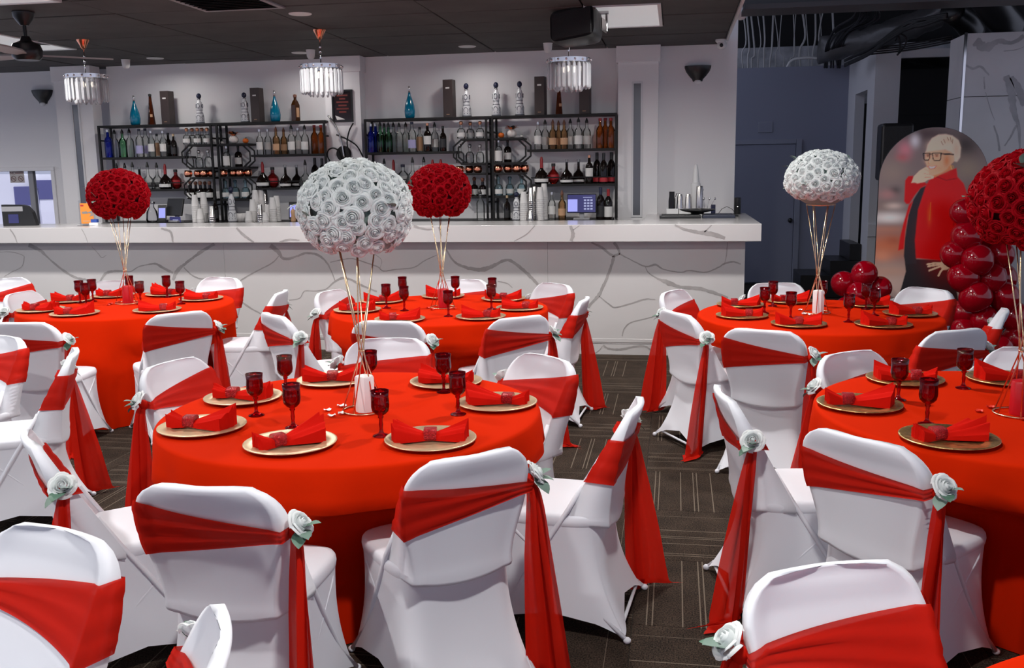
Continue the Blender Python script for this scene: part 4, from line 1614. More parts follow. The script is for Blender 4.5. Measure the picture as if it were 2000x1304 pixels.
for kd, x, yt, lab in (('teal', 263, 186, 'teal teardrop bottle on the far left of the left shelving top'), ('slim', 295, 183, 'slim brown bottle between teal bottle and dark box, left shelving top'), ('box', 328, 178, 'tall dark bottle box on the left half of the left shelving top'),
                       ('ceramic', 390, 182, 'painted ceramic bottle standing alone mid left shelving top'), ('ceramic', 478, 180, 'painted ceramic bottle just left of a dark box, left shelving top'), ('box', 503, 172, 'tall dark bottle box between ceramic and teal bottles, left shelving top'),
                       ('teal', 537, 176, 'teal teardrop bottle between dark box and square amber bottle'), ('square', 577, 184, 'square amber bottle at the right of the left shelving top'),
                       ('teal', 800, 168, 'teal teardrop bottle alone on the right shelving top'), ('box', 878, 156, 'tall dark bottle box left of the three ceramic bottles'), ('ceramic', 911, 162, 'leftmost painted ceramic bottle on the right shelving top'),
                       ('ceramic', 969, 160, 'middle painted ceramic bottle on the right shelving top'), ('ceramic', 1015, 158, 'rightmost painted ceramic bottle on the right shelving top'), ('box', 1056, 150, 'tall dark bottle box right of the ceramic bottles'),
                       ('slim', 1092, 160, 'slim brown bottle behind the right chandelier'), ('box', 1143, 150, 'tall dark bottle box at the right end , right unit')):
    top_piece(kd, x, yt, lab)
# two more painted ceramic bottles on the back bar
for x, yt, lab in ((453, 384, 'painted ceramic bottle on the back bar left of the foam cups'), (1009, 380, 'painted ceramic bottle on the back bar beside foam cup stack')):
    o = top_piece('ceramic', x, 170, lab)
    o.location = (xat(x, ZBB+.15, 10.12), 10.12, ZBB)

# copper mugs in a row on the third small shelves
MUG = MB().lathe([(0, 0), (.030, 0), (.043, .012), (.048, .04), (.043, .066), (.037, .080), (.035, .080), (.040, .064), (.045, .04), (.040, .014), (0, .005)], 20).mesh('bowl', True)
MUG.materials.append(M['copper'])
MUGH = MB().tube([(.045, 0, .062), (.066, 0, .056), (.070, 0, .038), (.062, 0, .022), (.045, 0, .022)], .004, 6).mesh('handle', True)
MUGH.materials.append(M['copper'])
for nm, xs in (('left shelving, left of its post', (369, 384, 400, 411)), ('left shelving, right of its post', (437, 454, 470, 482)), ('right shelving, left of its post', (898, 915, 934)), ('right shelving, right of its post', (972, 991, 1010, 1024))):
    for i, x in enumerate(xs):
        m_ = thing('copper_mug', '%s copper mug from left, %s' % (ordinal(i), nm), 'mug', (xat(x, SH['c3'], 10.37), 10.36+.05*(i % 2), SH['c3']-.0035), i*1.1-.4, 'copper mugs on the shelving')
        m_.scale = (.98,)*3
        obj('bowl', MUG, None, m_)
        obj('handle', MUGH, None, m_)


# pumpkins on the top small shelf right of each post
def pumpkin(x, r, mt, label, deco=False, zk='c1'):
    X = xat(x, SH['c1'], 10.38)
    o = thing('pumpkin', label, 'pumpkin', (X, 10.38, SH['c1']-.0035), .3, 'decorative pumpkins on the shelving')
    vv, ff = [], []
    nu, nv = 40, 14
    for k in range(nv+1):
        t_ = math.pi*k/nv-math.pi/2
        for i in range(nu):
            a = 2*math.pi*i/nu
            rr = r*math.cos(t_)**.8*(1-.09*abs(math.cos(4*a))) if k not in (0, nv) else 0
            vv.append((rr*math.cos(a), rr*math.sin(a), r*.82*(1+math.sin(t_))))
    for k in range(nv):
        for i in range(nu):
            j = (i+1) % nu
            ff.append((k*nu+i, k*nu+j, (k+1)*nu+j, (k+1)*nu+i))
    MB().add(vv, ff).build('pumpkin_body', mt, o, True)
    MB().tube([(0, 0, r*1.55), (.004, 0, r*1.75), (.012, 0, r*1.95)], [.12*r+.003, .1*r+.002, .1*r], 7).build('stalk', M['leaf'], o, True)
    if deco:
        pr = random.Random(int(x))
        for k in range(12):
            a = pr.uniform(0, 6.28)
            d = Vector((math.cos(a), math.sin(a), pr.uniform(.0, .8))).normalized()
            me = LEAF.copy()
            me.materials.clear()
            me.materials.append(M['orange'] if k % 4 else M['cap_black'])
            obj('leaf', me, None, o, (.25*r*math.cos(a), .25*r*math.sin(a), r*1.6), d.to_track_quat('Y', 'Z').to_euler(), r*1.2)
    return o


M['white_pumpkin'] = mat('white pumpkin skin', (.72, .68, .64), .5)
pumpkin(434, .018, M['white_pumpkin'], 'tiny white pumpkin on the left shelving beside the post')
pumpkin(457, .055, M['white_pumpkin'], 'white pumpkin crowned with orange leaves on the left shelving', True)
pumpkin(480, .035, M['orange'], 'small orange pumpkin on the left shelving')
pumpkin(979, .035, M['orange'], 'small orange pumpkin on the right shelving')
pumpkin(1000, .055, M['white_pumpkin'], 'white pumpkin crowned with orange leaves on the right shelving', True)
pumpkin(1019, .017, M['white_pumpkin'], 'tiny white pumpkin on the right shelving')


# foam cup stacks and steel shakers on the back bar
def cup_stack(x, ytop, label, mt='foam_cup', r=.042, Y=10.1):
    X = xat(x, 1.3, Y)
    h = ay(x, ytop, Y).z-ZBB
    m = MB()
    n = max(1, int((h-.10)/.022))
    prof = [(0, .0), (r, .0), (r*1.03, .006), (r*.985, .010)]
    for k in range(n):
        z = .014+.020*k
        prof += [(r*.985, z), (r*1.03, z+.004), (r*1.03, z+.009), (r*.985, z+.012)]
    z = prof[-1][1]
    prof += [(r*.68, max(z+.05, h)), (r*.64, max(z+.055, h+.004)), (0, max(z+.055, h+.004))]
    o = m.lathe(prof, 20).build('cup_stack', M[mt], None, 35, (X, Y, ZBB+.0005))
    tag(o, label, 'cups', 'upturned cup stacks on the back bar')


for i, (x, yt, Y) in enumerate(((382, 381, 10.12), (391, 408, 10.06), (399, 376, 10.2))):
    cup_stack(x, yt, 'stack of upturned white foam cups, %s of the three left of the post' % ('leftmost', 'shortest', 'tallest')[i], Y=Y)
for i, (x, yt, Y) in enumerate(((485, 413, 10.06), (494, 390, 10.16), (500, 372, 10.27), (511, 367, 10.34), (523, 400, 10.2), (516, 415, 10.06), (533, 386, 10.17), (541, 383, 10.3))):
    cup_stack(x, yt, '%s stack from left of upturned foam cups under the left shelving' % ordinal(i), Y=Y)
for i, (x, yt, Y) in enumerate(((1023, 375, 10.08), (1030, 380, 10.2), (1055, 366, 10.12), (1063, 359, 10.24))):
    cup_stack(x, yt, '%s stack from left of upturned foam cups under the right shelving' % ordinal(i), Y=Y)
for i, (x, yt, Y, lab) in enumerate(((1037, 367, 10.10, 'tall steel shaker stack between the foam cup stacks'), (1044, 365, 10.24, 'steel shaker stack behind the tall one by the foam cups'), (508, 400, 10.04, 'steel shaker stack among the left foam cups'), (519, 371, 10.42, 'tall steel shaker stack behind the left foam cups'), (414, 403, 10.05, 'slim steel shaker just right of the left cup stacks'), (1036, 412, 10.03, 'short steel shaker in front of the right cup stacks'))):
    cup_stack(x, yt, lab, 'steel', .036, Y)
ram = MB().lathe([(0, 0), (.035, 0), (.048, .07), (.046, .07), (.034, .006), (0, .006)], 20).mesh('ramekin', True)
ram.materials.append(M['foam_cup'])
for i, x in enumerate((468, 477)):
    tag(obj('ramekin', ram, None, None, (xat(x, ZBB+.05, 10.2), 10.2+.02*i, ZBB+.0005), None, 1.3), '%s white ramekin beside the foam cups on the back bar' % ('left', 'right')[i], 'bowl', 'white ramekins')
o = thing('pepper_mill', 'small wooden pepper mill in front of the tablet', 'mill', (xat(573, ZBB+.05, 10.1), 10.1, ZBB))
MB().lathe([(0, 0), (.028, 0), (.030, .02), (.022, .07), (.028, .11), (.020, .13), (.0, .15)], 16).build('mill_body', M['label_tan'], o, True)
MB().ball((0, 0, .155), .008, 8, 6).build('knob', M['steel'], o, True)
o = thing('glass_carafe', 'clear glass carafe left of the back of the till', 'carafe', (xat(297, ZBB+.1, 10.2), 10.2, ZBB))
MB().lathe([(0, .002), (.06, 0), (.07, .03), (.06, .12), (.03, .17), (.03, .20), (.045, .23)], 20).build('vessel', M['cup_glass'], o, True)
MB().torus((0, 0, .23), .045, .003, 20, 6).build('rim', M['chrome'], o, True)


# ------------------------------------------------------------------ screens on the bar
def till(name, label, px, z, Y, w, h, tilt, yaw, front=True, ui=True):
    X = xat(px, z+h/2, Y)
    o = thing(name, label, 'till screen', (X, Y, z+.0005), yaw, None)
    MB().b2(-w*.28, w*.28, -.05, .05, 0, .02, .004).build('foot', M['grey_plastic'], o)
    MB().box((0, .02, .05), (.05, .03, .10), .004).build('neck', M['grey_plastic'], o)
    s_ = MB().box((0, 0, 0), (w, .022, h), .006).build('display', M['black_plastic'], o, False, (0, 0, .07+h/2), (tilt, 0, 0))
    if ui:
        MB().b2(-w/2+.008, w/2-.008, -.0125, -.0115, -h/2+.008, h/2-.008).build('screen', M['screen_dim'], s_)
        MB().b2(-w*.47, -w*.14, -.0140, -.0128, -h*.42, h*.22).build('card', M['screen_on'], s_)
        for r in range(4):
            for c in range(3):
                MB().b2(w*.08+c*.034, w*.08+c*.034+.024, -.0140, -.0128, h*.12-r*.030, h*.12-r*.030+.018).build('key', M['screen_key'], s_)
        MB().b2(w*.05, w*.36, -.0140, -.0128, h*.30, h*.34).build('title', M['screen_key'], s_)
    return o


till('till_screen', 'till with lilac and navy touch screen on the right back bar', 1136, ZBB, 10.15, .31, .20, -.12, .05)
o = till('till_screen', 'till seen from behind on the left back bar', 343, ZBB, 10.2, .26, .20, -.25, -.35, True, False)
MB().b2(-.09, .09, -.0128, -.0115, -.06, .06).build('screen', M['screen_dim'], o.children[2])
MB().b2(-.04, .05, -.0142, -.013, -.03, .03).build('card', M['screen_key'], o.children[2])
for nm, x, lab, w, h in (('tablet', 575, 'lit tablet leaning behind the white roses', .13, .19), ('card_reader', 316, 'lit card reader left of the till seen from behind', .10, .17)):
    o = thing(nm, lab, 'tablet', (xat(x, ZBB+.1, 10.15), 10.15, ZBB+.03), .15)
    d = MB().box((0, 0, h/2), (w, .014, h), .004).build('casing', M['black_plastic'], o, False, None, (-.2, 0, 0))
    MB().b2(-w/2+.012, w/2-.012, -.0085, -.0075, .02, h-.035).build('screen', M['screen_on'], d)
    MB().b2(-.05, .05, -.03, .05, -.03, -.002, .003).build('stand', M['black_plastic'], o)
# big dark terminal cut by the left edge, with its cradle, on the countertop
o = thing('pos_terminal', 'dark rounded payment terminal on the bar at the left edge', 'terminal', (az(14, 443, ZT).x, 8.95, ZT), .25)
MB().prism([(-.16, .0), (.17, .0), (.14, .14), (.09, .20), (.04, .215), (-.16, .22)], -.05, .03, 'XZ').build('casing', M['black_plastic'], o)
MB().b2(-.16, .05, -.054, -.051, .15, .20).build('receipt_slot', M['grey_plastic'], o)
MB().b2(-.10, .00, -.054, -.051, .03, .12).build('screen', M['screen_dim'], o)
# acrylic sign holder with an orange sheet
o = thing('sign_holder', 'acrylic stand with an orange leaflet on the left of the bar', 'sign', (az(145, 443, ZT).x, 8.9, ZT), .06)
MB().b2(-.085, .085, -.004, .004, .004, .255).build('acrylic_sheet', M['cup_glass'], o)
MB().b2(-.09, .09, -.05, .05, 0, .004).build('foot', M['cup_glass'], o)
lf = MB().b2(-.068, .068, -.0062, -.0045, .02, .225).build('leaflet', M['orange_print'], o)
MB().prism([(-.01, .13), (.06, .15), (.065, .10), (.02, .09), (.05, .12)], -.0075, -.0063).build('print', M['grey_print'], lf)
MB().prism([(-.055, .14), (.0, .145), (.01, .12), (-.05, .12)], -.0075, -.0063).build('print', M['grey_print'], lf)
MB().b2(-.05, .05, -.0075, -.0063, .04, .05).build('print', M['label_tan'], lf)
MB().b2(-.062, -.03, -.0075, -.0063, .195, .21).build('print', M['label_red'], lf)
o = thing('business_card_box', 'small blue and white card box beside the acrylic sign holder', 'box', (az(178, 441, ZT).x, 8.9, ZT), 0)
MB().b2(-.05, .05, -.03, .03, 0, .03, .002).build('tray', M['white_plastic'], o)
MB().b2(-.035, .03, -.02, .02, .0305, .065, .002).build('cards', M['blue_plastic'], o)

# ------------------------------------------------------------------ clutter at the right end of the bar
def on_return(x, y):
    return az(x, y, ZT)


p = on_return(1318, 429)
yy = min(p.y, 9.6)
o = tag(MB().b2(0, .40, 0, .30, 0, .028, .004).build('bar_mat', M['black_plastic'], None, False, (xat(1288, ZT, 9.5), 9.5, ZT+.0005)), 'black ribbed bar mat under the round tray', 'bar mat')
for k in range(9):
    MB().b2(.02, .38, .02+.03*k, .032+.03*k, .0285, .033).build('rib', M['black_plastic'], o)
o = tag(MB().b2(0, .31, 0, .30, 0, .030, .004).build('bar_mat', M['tail_blue'], None, False, (xat(1288, ZT, 9.5)+.415, 9.5, ZT+.0005)), 'dark blue bar mat at the right end of the bar', 'bar mat')
for k in range(9):
    MB().b2(.02, .29, .02+.03*k, .032+.03*k, .0305, .035).build('rib', M['tail_blue'], o)
tx = xat(1362, ZT+.05, 9.66)
o = tag(MB().lathe([(0, 0), (.06, 0), (.06, .012), (.15, .030), (.178, .045), (.172, .047), (.14, .034), (0, .018)], 36).build('round_tray', M['black_plastic'], None, True, (tx, 9.66, ZT+.036)), 'round black tray on the bar mats at the right end', 'tray')
YC = 10.05
o = thing('bar_caddy', 'white condiment caddy with compartments behind the round tray', 'caddy', (xat(1350, ZT+.05, YC), YC, ZT+.0005))
MB().b2(-.25, .25, -.07, .07, 0, .012).build('caddy_base', M['white_plastic'], o)
for k in range(4):
    m = MB()
    a, b = -.25+.126*k, -.25+.126*k+.118
    m.b2(a, b, -.07, -.064, .0125, .075).b2(a, b, .064, .07, .0125, .075).b2(a, a+.006, -.0635, .0635, .0125, .075).b2(b-.006, b, -.0635, .0635, .0125, .075)
    m.build('compartment', M['white_plastic'], o)


def stand_in(name, x, ytop, prof, mt, label, cat, Y=YC, base=ZT+.0135):
    X = xat(x, base+.1, Y)
    h = ay(x, ytop, Y).z-base
    return tag(MB().lathe([(r, z*h) for r, z in prof], 18).build(name, M[mt], None, 35, (X, Y, base)), label, cat)


stand_in('shaker_cup', 1328, 379, [(0, 0), (.040, 0), (.030, .85), (.022, 1), (0, 1)], 'steel', 'upturned steel measuring cup left of the pair in the caddy', 'cup')
stand_in('shaker_cup', 1344, 379, [(0, 0), (.040, 0), (.030, .85), (.022, 1), (0, 1)], 'steel', 'upturned steel measuring cup right of the pair in the caddy', 'cup')
stand_in('cocktail_shaker', 1366, 363, [(0, 0), (.034, 0), (.038, .3), (.034, .97), (.030, 1), (0, 1)], 'steel', 'tall steel cocktail shaker in the caddy', 'shaker')
stand_in('bitters_bottle', 1312, 374, [(0, 0), (.033, 0), (.034, .6), (.028, .8), (.028, 1), (0, 1)], 'dark_glass', 'dark bottle at the left end of the caddy', 'bottle')
o = stand_in('cone_dispenser', 1358, 321, [(0, 0), (.045, 0), (.042, .08), (.050, .60), (.050, .62), (.036, .64), (.026, .9), (.014, .97), (.012, 1), (0, 1)], 'white_plastic', 'tall white cone dispenser behind the steel shaker', 'dispenser', 10.28, ZT+.0005)
MB().tube([(.045, 0, .26), (.075, 0, .27), (.08, 0, .25)], .006, 6).build('spout', M['steel'], o)
o = thing('strainer', 'spring strainer standing in the caddy behind the measuring cups', 'strainer', (xat(1324, ZT+.1, 10.18), 10.18, ZT+.0135))
MB().tube([(-.03, 0, .02), (-.03, 0, .16), (-.015, 0, .21), (.012, 0, .21), (.03, 0, .16), (.035, 0, .02)], .005, 6).build('handle_loop', M['steel'], o, True)
for i in range(3):
    d = (i-1)*.3
    X = xat(1374+5*i, ZT+.1, 10.02)
    t_ = thing('bar_spoon', 'thin steel bar spoon, %s of three right of the shaker' % ('left', 'middle', 'right')[i], 'spoon', (X, 10.02, ZT+.014), 0, 'bar spoons in the caddy')
    MB().tube([(0, 0, 0), (.015+.02*d, 0, .08), (.03+.09*d, 0, .15)], .003, 6).build('stem', M['steel'], t_)
    MB().ball((.032+.1*d, 0, .158), (.010, .004, .014), 10, 6).build('bowl', M['steel'], t_, True)
o = thing('phone_dock', 'dark blue phone standing in a blue dock on the bar', 'phone', (xat(1393, ZT+.05, 9.98), 9.98, ZT+.0005), -.1)
MB().b2(-.055, .075, -.04, .04, 0, .022, .004).build('dock', M['blue_plastic'], o)
MB().b2(-.022, .022, -.006, .006, .0225, .115, .004).build('phone', M['navy'], o)
o = thing('tablet', 'black tablet lying with its cable on the bar end', 'tablet', (xat(1420, ZT, 9.9), 9.9, ZT+.0005), .1)
MB().b2(-.10, .10, -.08, .08, 0, .014, .004).build('casing', M['black_plastic'], o)
MB().tube([(-.09, .02, .016), (-.05, .03, .07), (.0, .03, .095), (.05, .02, .07), (.09, 0, .018)], .003, 6).build('cable', M['cable'], o, True)
o = thing('speaker_pillar', 'small black cylindrical speaker on the corner of the bar', 'speaker', (xat(1440, ZT+.05, 10.3), 10.3, ZT+.0005))
MB().lathe([(0, 0), (.033, 0), (.035, .004), (.035, .168), (.032, .172), (0, .172)], 24).build('casing', M['black_plastic'], o, 35)
MB().ball((0, -.036, .08), (.005, .002, .005), 8, 6).build('led', M['lens'], o)

# ------------------------------------------------------------------ on the walls
def sconce(x, y, label, Y):
    c = ay(x, y, Y-.06)
    o = thing('wall_sconce', label, 'wall light', (c.x, Y-.001, c.z), 0, 'black half bowl wall lights')
    rings = []
    for z, r in ((.075, .140), (.055, .138), (.015, .122), (-.030, .088), (-.062, .058), (-.085, .050)):
        rings.append([Vector((r*math.cos(a), -r*.62*math.sin(a), z)) for a in [math.pi*i/16 for i in range(17)]])
    MB().loft(rings, caps=True).build('bowl', M['black_plastic'], o, 30)
    MB().ball((0, -.02, -.088), (.036, .018, .028), 14, 8).build('diffuser', M['white_plastic'], o, True)
    return o


sconce(78, 188, 'black half bowl wall sconce left of the window pillar', YL)
sconce(1363, 142, 'black half bowl wall sconce right of the mirror slot pillar', YW)
# framed picture on the middle pillar
a, b = ay(648, 176, YP), ay(691, 238, YP)
o = thing('picture_frame', 'black framed dark print with red lettering on the middle pillar', 'picture', ((a.x+b.x)/2, YP-.001, b.z))
w, h = b.x-a.x, a.z-b.z
m = MB()
m.b2(-w/2, w/2, -.022, 0, 0, .018).b2(-w/2, w/2, -.022, 0, h-.018, h).b2(-w/2, -w/2+.018, -.022, 0, .018, h-.018).b2(w/2-.018, w/2, -.022, 0, .018, h-.018)
m.build('frame', M['black_plastic'], o)
M['print_dark'] = mat('dark printed paper', (.020, .012, .014), .12, coat=.4)
pr = MB().b2(-w/2+.018, w/2-.018, -.008, -.001, .018, h-.018).build('print', M['print_dark'], o)
for r in range(6):
    ww = (.09, .05, .10, .07, .10, .06)[r]
    MB().b2(-ww*.7, ww*.7, -.0095, -.0083, h*.80-r*.036, h*.80-r*.036+.018).build('lettering_line', M['ink_red'], pr)
MB().prism([(-w/2+.03, .075), (w*.1, .03), (-w/2+.05, .025)], -.0095, -.0083).build('light_flash', M['label_white'], pr)
# sculpture of bent rods below it
c = ay(672, 300, YP)
o = thing('wall_sculpture', 'black disc with curved rods on the middle pillar below the picture', 'wall decoration', (c.x, YP-.001, c.z))
MB().lathe([(0, 0), (.085, 0), (.088, .008), (.085, .016), (0, .016)], 28).build('disc', M['black_metal'], o, 35, None, (math.pi/2, 0, 0))


def rodpx(pts, r, mt='black_metal'):
    P = [ay(x, y, YP-.03) for x, y in pts]
    P, _ = smooth_poly([(p.x-c.x, -.03, p.z-c.z) for p in P], [1]*len(P), 4)
    MB().tube(P, r, 6).build('rod', M[mt], o, True)


rodpx([(641, 226), (655, 245), (666, 272), (673, 312)], .011, 'steel')
rodpx([(690, 240), (682, 256), (678, 280), (684, 306), (690, 316)], .008)
rodpx([(657, 263), (678, 272), (697, 285), (709, 306)], .008)
rodpx([(648, 320), (640, 306), (641, 294), (650, 289), (660, 294), (667, 312)], .008)
# notice on the slate wall
c = ay(1495, 248, YD)
o = tag(MB().b2(-.10, .10, -.012, -.001, -.075, .075, .002).build('wall_notice', M['blue_trim'], None, False, (c.x, YD, c.z)), 'small framed notice on the slate wall above the door', 'notice')
MB().b2(-.085, .085, -.0135, -.0125, -.06, .06).build('sheet', M['blue'], o)
# no smoking notice hung in the window
c = ay(34, 345, YL+.06)
o = thing('no_smoking_sign', 'paper notice with the word NO and two prohibition circles in the window', 'sign', (c.x, YL+.055, c.z))
sw_, sh_ = .20, .15
MB().b2(-sw_/2, sw_/2, -.002, 0, -sh_/2, sh_/2).build('sheet', M['paper'], o)
M['sign_brown'] = mat('brown sign ink', (.20, .10, .09), .6)
tme = text_mesh('NO', .055)
tme.materials.append(M['sign_brown'])
obj('lettering', tme, None, o, (-.055, -.003, .045), (math.pi/2, 0, 0))
for k in range(2):
    MB().b2(-.01, .09, -.0035, -.0022, .038+.016*k, .047+.016*k).build('lettering_bar', M['sign_brown'], o)
for s_ in (-1, 1):
    m = MB().torus((s_*.05, -.004, -.025), .033, .0035, 24, 6, 'Y')
    m.tube([(s_*.05-.024, -.004, .0), (s_*.05+.024, -.004, -.05)], .003, 5)
    m.build('prohibition_circle', M['sign_brown'], o)
    MB().b2(s_*.05-.018, s_*.05+.018, -.0035, -.0022, -.03, -.022).build('pictogram', M['sign_brown'], o)

# ------------------------------------------------------------------ outside the window
struct(MB().b2(-34, -6, 11.4, 40, -.5, -.38).build('ground_outside', M['asphalt']))


def van(label, cx, cy, wins, w=1.9, L=4.6, hgt=2.15):
    d_ = Vector((cx, cy, 0)).normalized()           # parked pointing straight away from the window
    o = thing('parked_van', label, 'van', (cx+d_.x*L/2, cy+d_.y*L/2, -.38), math.atan2(-d_.x, d_.y), 'vans parked outside the window')
    rings = []
    for z, k in ((.28, .96), (.45, 1.0), (1.15, 1.0), (1.35, .995), (2.0, .95), (hgt-.03, .92), (hgt, .84)):
        rings.append([Vector((w/2*k*math.copysign(abs(math.cos(a))**.2, math.cos(a)), L/2*math.copysign(abs(math.sin(a))**.2, math.sin(a)), z)) for a in [2*math.pi*i/48 for i in range(48)]])
    MB().loft(rings).build('body', M['van'], o, 40)
    for x0, x1, z0, z1 in wins:
        MB().box(((x0+x1)/2, -L/2-.004, (z0+z1)/2), (x1-x0, .03, z1-z0), .014).build('rear_window', M['van_glass'], o)
    for s_ in (-1, 1):
        MB().box((s_*w*.495, .3, 1.62), (.05, L*.55, .46), .015).build('side_window', M['van_glass'], o)
        MB().box((s_*w*.42, -L/2-.004, 1.02), (.14, .04, .26), .012).build('tail_light', M['tail'], o)
        for yy in (-1, 1):
            MB().lathe([(0, 0), (.30, 0), (.33, .03), (.33, .19), (.30, .22), (0, .22)], 24).build('wheel', M['cap_black'], o, 35, (s_*(w/2-.10)-.11, yy*L*.31, .33), (0, math.pi/2, 0))
    MB().b2(-w*.45, w*.45, -L/2-.08, -L/2+.05, .40, .58, .02).build('bumper', M['grey_plastic'], o)
    MB().b2(-.26, .26, -L/2-.03, -L/2-.012, .78, .90).build('number_plate', M['paper'], o)


q = ray(-22, 395)
van('white van with barn door windows, left of the window mullion', q.x/q.y*17.0, 17.0, [(.46, .76, 1.52, 1.90), (-.76, -.46, 1.52, 1.90)])
q = ray(130, 395)
van('white van partly hidden right of the window mullion', q.x/q.y*23.0, 23.0, [(-.86, -.06, 1.50, 2.0), (.06, .86, 1.50, 2.0)])
# ------------------------------------------------------------------ ceiling fixtures
for i, (a, b, c, d) in enumerate(PANELS):
    labs = ['rectangular ceiling light panel beside the hung loudspeaker', 'rectangular ceiling light panel behind the ceiling fan', 'rectangular ceiling light panel above the fan at the top left corner', 'ceiling light panel above the right half of the room', 'ceiling light panel over the left tables', 'ceiling light panel nearest the viewer']
    o = thing('ceiling_light_panel', labs[i], 'ceiling light', ((a+b)/2, (c+d)/2, ZC), 0, 'rectangular ceiling light panels')
    w, l = (b-a)/2, (d-c)/2
    MB().b2(-w+.03, w-.03, -l+.03, l-.03, .002, .012).build('diffuser', M['panel'], o)
    m = MB()
    m.b2(-w+.002, w-.002, -l+.002, -l+.03, -.006, .014).b2(-w+.002, w-.002, l-.03, l-.002, -.006, .014).b2(-w+.002, -w+.03, -l+.03, l-.03, -.006, .014).b2(w-.03, w-.002, -l+.03, l-.03, -.006, .014)
    m.build('frame', M['white_plastic'], o)


def downlight(x, y, label, power=LAMP_W):
    o = thing('recessed_downlight', label, 'downlight', (x, y, ZC), 0, 'round recessed downlights')
    MB().lathe([(.055, -.002), (.085, -.006), (.092, -.003), (.092, .001), (.055, .001)], 28).build('trim_ring', M['white_plastic'], o, 40)
    MB().lathe([(0, -.0015), (.055, -.0015), (.055, .0005), (0, .0005)], 24).build('lens', M['lens'], o, 40)
    if power:
        L = bpy.data.lights.new('downlight_lamp', 'AREA')
        L.shape = 'DISK'
        L.size = .16
        L.energy = power
        L.color = LAMP_COL
        L.spread = math.radians(165)
        l = bpy.data.objects.new('downlight_lamp', L)
        col.objects.link(l)
        l.parent = o
        l.location = (0, 0, -.012)


DL = [(az(305, 114, ZC).x, az(305, 114, ZC).y, 'recessed downlight near the wall left of the middle chandelier'), (az(915, 92, ZC).x, az(915, 92, ZC).y, 'recessed downlight near the wall left of the white sensor'), (az(590, 104, ZC).x, az(590, 104, ZC).y, 'recessed downlight beside the white sensor near the middle chandelier')]
for x, y, lab in DL:
    downlight(x, min(y, 10.0), lab, LAMP_W*.08)
for x in (-8.7, -5.9, -3.0, -.05):
    for y in (1.7, 4.9, 7.6):
        downlight(x, y, 'recessed downlight over the dining floor, %s row and %s column' % ({1.7: 'near', 4.9: 'middle', 7.6: 'far'}[y], {-8.7: 'far left', -5.9: 'left', -3.0: 'middle', -.05: 'right'}[x]))

# chandeliers
PRISM = MB().lathe([(0, -.105), (.010, -.095), (.0135, -.080), (.0135, .085), (.010, .100), (.003, .105)], 4).mesh('prism')
PRISM.materials.append(M['crystal'])


STUD = MB().ball((0, 0, 0), .010, 10, 6).mesh('stud', True)
STUD.materials.append(M['chrome'])


def chandelier(x, y, zr, zb, label, R=.185):
    o = thing('chandelier', label, 'chandelier', (x, y, zr), 0, 'small crystal chandeliers over the bar')
    H_ = ZC-zr
    MB().lathe([(.058, H_), (.056, H_-.008), (.035, H_-.045), (.022, H_-.075), (.008, H_-.088), (0, H_-.09)], 24).build('canopy', M['copper'], o, 40)
    MB().tube([(0, 0, .0), (0, 0, H_-.085)], .006, 8).ball((0, 0, H_*.55), (.010, .010, .02), 10, 8).ball((0, 0, H_*.42), (.012, .012, .022), 10, 8).ball((0, 0, H_*.28), (.009, .009, .03), 10, 8).build('stem', M['chrome'], o, True)
    rg = MB()
    rg.lathe([(R-.004, -.018), (R+.004, -.018), (R+.006, .018), (R-.006, .018)], 40)
    rg.build('ring', M['chrome'], o, 40)
    cr = MB()
    cr.box((0, 0, .0), (2*R-.012, .012, .008)).box((0, 0, 0), (.012, 2*R-.012, .008))
    cr.build('cross_bar', M['chrome'], o)
    for k in range(16):
        a = 2*math.pi*k/16
        obj('stud', STUD, None, o, ((R+.006)*math.cos(a), (R+.006)*math.sin(a), .0))
    hh = (zr-zb)-.02
    sc_ = hh/.21
    for k in range(26):
        a = 2*math.pi*k/26
        obj('prism', PRISM, None, o, ((R-.004)*math.cos(a), (R-.004)*math.sin(a), -.022-hh/2), (0, 0, a+.785), (1.15, 1.15, sc_))
    for k in range(14):
        a = 2*math.pi*k/14+.1
        obj('prism', PRISM, None, o, (R*.58*math.cos(a), R*.58*math.sin(a), -.045-hh/2), (0, 0, a), (1.15, 1.15, sc_))
    for k in range(3):
        a = 2*math.pi*k/3+.5
        MB().ball((.05*math.cos(a), .05*math.sin(a), -.07), (.013, .013, .026), 10, 8).build('bulb', M['bulb'], o, True)
        MB().tube([(.05*math.cos(a), .05*math.sin(a), -.045), (.05*math.cos(a), .05*math.sin(a), .0)], .008, 8).build('bulb_socket', M['chrome'], o)


YCH = 8.48
for x, xr_, yr_, yb_, lab in ((160, 168, 150, 199, 'crystal chandelier over the left of the bar beside the fan'), (622, 627, 131, 184, 'crystal chandelier over the middle of the bar'), (1112, 1111, 119, 174, 'crystal chandelier below the hung loudspeaker')):
    q = ay(xr_, yr_, YCH)
    chandelier(q.x, YCH, q.z, ay(xr_, yb_, YCH).z, lab)

